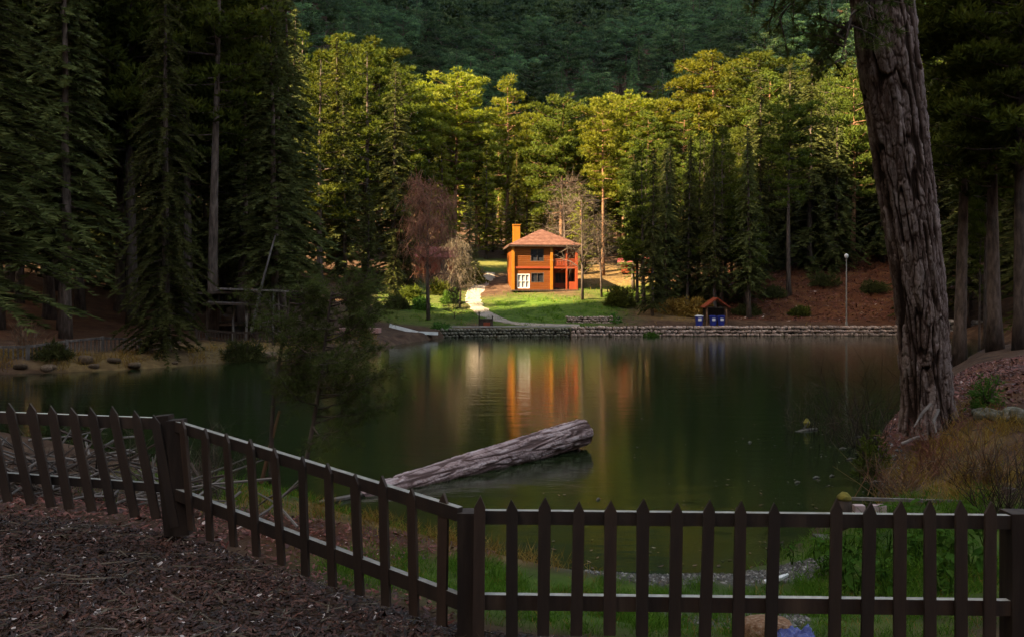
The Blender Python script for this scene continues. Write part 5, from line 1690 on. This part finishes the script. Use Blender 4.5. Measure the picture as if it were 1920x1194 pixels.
# leafy weeds with broad leaves behind the fence
def weed(x, y, h, n, seed, label):
    g = np.random.default_rng(seed)
    o = thing('leafy_weed', label, 'plant', (x, y, g1(x, y)), 0, 'broad leaved weeds behind the fence')
    me = PLANT_LEAF
    mb = MB()
    for k in range(3):
        mb.tube([(0, 0, 0), (g.normal() * .05, g.normal() * .05, h * .5), (g.normal() * .09, g.normal() * .09, h)], [.007, .005, .003], 4)
    mb.part('stem', M['green_leaf'], o, world_co=False)
    for k in range(n):
        q = link('leaf', me, None, o)
        z = h * g.uniform(.12, 1)
        q.location = (g.normal() * .04, g.normal() * .04, z)
        q.rotation_euler = (g.uniform(-.7, .5), g.uniform(-.3, .3), g.uniform(0, 6.28))
        s = g.uniform(.6, 1.3) * h * .36
        q.scale = (s, s, s)
PLANT_LEAF = bpy.data.meshes.new('leaf')
PLANT_LEAF.from_pydata([(0, 0, 0), (-.22, .3, .05), (0, .35, .0), (.22, .3, .05), (-.2, .7, .0), (0, .75, -.06), (.2, .7, .0), (0, 1.1, -.22)], [], [(0, 2, 1), (0, 3, 2), (1, 2, 5, 4), (2, 3, 6, 5), (4, 5, 7), (5, 6, 7)])
PLANT_LEAF.materials.append(M['green_leaf'])
for k in range(44):
    x, y = rs.uniform(3.2, 5.9), rs.uniform(8.2, 11.0)
    if x < 3.0 + abs(9.6 - y) * .2:
        continue
    h_ = rs.uniform(.22, .5)
    X = 960 + x / y * FPX
    weed(x, y, h_, rs.randrange(9, 15), 900 + k, ('tall' if h_ > .38 else 'mid height' if h_ > .29 else 'low') + ' broad leaved weed ' + ('close behind the pickets' if y < 9 else 'between pickets and footbridge' if y < 10 else 'just before the footbridge')
         + (', by the gravel' if X < 1560 else ', under the mossy post' if X < 1640 else ', under the pink blocks' if X < 1720 else ', under the middle of the rail' if X < 1800 else ', by the end post'))

# things at the frame's foot and on the water
rk = link('boulder', mesh_with(ROCK2[1], surf('orange_rock', [(.16, .07, .035), (.34, .17, .09), (.50, .34, .24)], 6, .9, .9, 22, .03)))
rk.location = px(1438, 1186, 6.4)
rk.scale = (.19, .15, .13)
tag(rk, 'orange brown boulder at the foot of the pickets beside the crumpled blue sheet', 'boulder')
P_ = np.zeros((26, 18, 3))
u_, v_ = np.meshgrid(np.linspace(-1, 1, 26), np.linspace(-1, 1, 18), indexing='ij')
cb = np.array(px(1490, 1192, 6.2))
P_[..., 0] = cb[0] + u_ * .15 + (n2(u_, v_, .5, 3, 61) - .5) * .06
P_[..., 1] = cb[1] + v_ * .16
P_[..., 2] = cb[2] + .02 * (1 - u_ ** 2) * (1 - v_ ** 2) + (n2(u_, v_, .16, 4, 62) - .5) * .14
tag(link('blue_sheet', grid_mesh('blue_sheet', P_), surf('blue_sheet', [(.012, .02, .09), (.03, .05, .22), (.12, .14, .26)], 14, .4, .4, 30, .01, spec=.5)), 'crumpled blue plastic sheet lying at the foot of the pickets', 'sheet')
tag(MB().tube([px(1432, 1090, 9.2), px(1462, 1083, 9.3), px(1476, 1077, 9.4)], [.022, .03, .02], 6).part('pale_stick', M['white_paint']), 'short bleached stick lying on the gravel by the water', 'stick')
tag(MB().tube([px(590, 942, 15.0), px(640, 934, 15.3), px(700, 922, 15.8), px(728, 918, 16)], [.03, .045, .04, .03], 6).part('pale_branch', M['grey_wood']), 'pale driftwood branch floating at the sunken end of the log', 'branch')
dw = thing('driftwood', 'pale driftwood branch with a yellow tuft floating left of the leafless shrubs', 'driftwood', tuple(px(1510, 806, 23.4)))
MB().tube([px(1484, 812, 23.2), px(1510, 806, 23.4), px(1532, 803, 23.6)], [.03, .05, .025], 5).tube([px(1505, 806, 23.4), px(1516, 790, 23.3)], [.03, .012], 4).part('branch', M['grey_wood'], dw)
MB().tube([px(1513, 800, 23.4), px(1513, 792, 23.4), px(1513, 784, 23.4)], [.05, .10, .03], 7).part('tuft', M['moss'], dw)
for k, (X, y_, w_) in enumerate(((1495, 906, 10), (1530, 897, 12), (1560, 894, 9), (1406, 830, 6), (1580, 842, 14), (1610, 820, 12), (1640, 822, 10), (1122, 938, 7), (1395, 1004, 8), (1350, 985, 6), (1595, 862, 16), (1660, 878, 20), (1640, 905, 18))):
    Y = CAMZ * FPX / (y_ - HOR)
    a = px(X - w_ / 2, y_, Y)
    b = px(X + w_ / 2, y_ - 1, Y + .1)
    tag(MB().tube([(a.x, a.y, .012), ((a.x + b.x) / 2, (a.y + b.y) / 2 + .03, .02), (b.x, b.y, .01)], [.012, .022, .01], 5).part('floating_twig', M['grey_wood']), 'small pale twig floating on the still water', 'twig', 'twigs floating on the pond')
g = np.random.default_rng(12)
n = 1500
xy = np.c_[g.uniform(.5, 10, n), g.uniform(11, 26, n)]
xy = xy[(pond_sd(xy[:, 0], xy[:, 1]) < -.1) & (g.random(n) < np.exp(pond_sd(xy[:, 0], xy[:, 1]) / 1.6) * (n2(xy[:, 0], xy[:, 1], 1.5, 3, 8) > .42) * 1.3 + .02)]
n = len(xy)
T = leaf_quads(xy, np.full(n, .012), g.uniform(.03, .10, n), g, .06)
tag(link('floating_debris', tri_mesh('floating_debris', T, np.r_[g.random(n), g.random(n)]), M['litter']), kind='stuff')
# roots and dead stems at the foot of the leaning trunk
for pts, lab in (([(1745, 757, 16.1), (1728, 775, 15.9), (1714, 800, 15.7)], 'pale bare root curving down the bank from the leaning trunk'),
                 ([(1760, 768, 16.0), (1750, 790, 15.7), (1756, 812, 15.5)], 'pale bare root hanging beside the orange grass'),
                 ([(1690, 832, 15.3), (1712, 822, 15.3), (1740, 812, 15.4)], 'broken pale branch sticking out over the undercut bank')):
    tag(MB().tube([px(*p) for p in pts], [.03, .026, .012], 6).part('root', M['grey_wood']), lab, 'root')

# ------------------------------------------------------------------ the air of the valley
mb = MB().box((0, 185, 259), (940, 980, 522))
hz = mb.part('haze', None)
hm = bpy.data.materials.new('haze')
hm.use_nodes = True
hn = hm.node_tree
hn.nodes.remove(hn.nodes['Principled BSDF'])
pvn = hn.nodes.new('ShaderNodeVolumePrincipled')
pvn.inputs['Color'].default_value = (.42, .72, 1.0, 1)
pvn.inputs['Density'].default_value = .00002
hn.links.new(pvn.outputs[0], hn.nodes['Material Output'].inputs['Volume'])
hz.data.materials.append(hm)
tag(hz, kind='stuff')
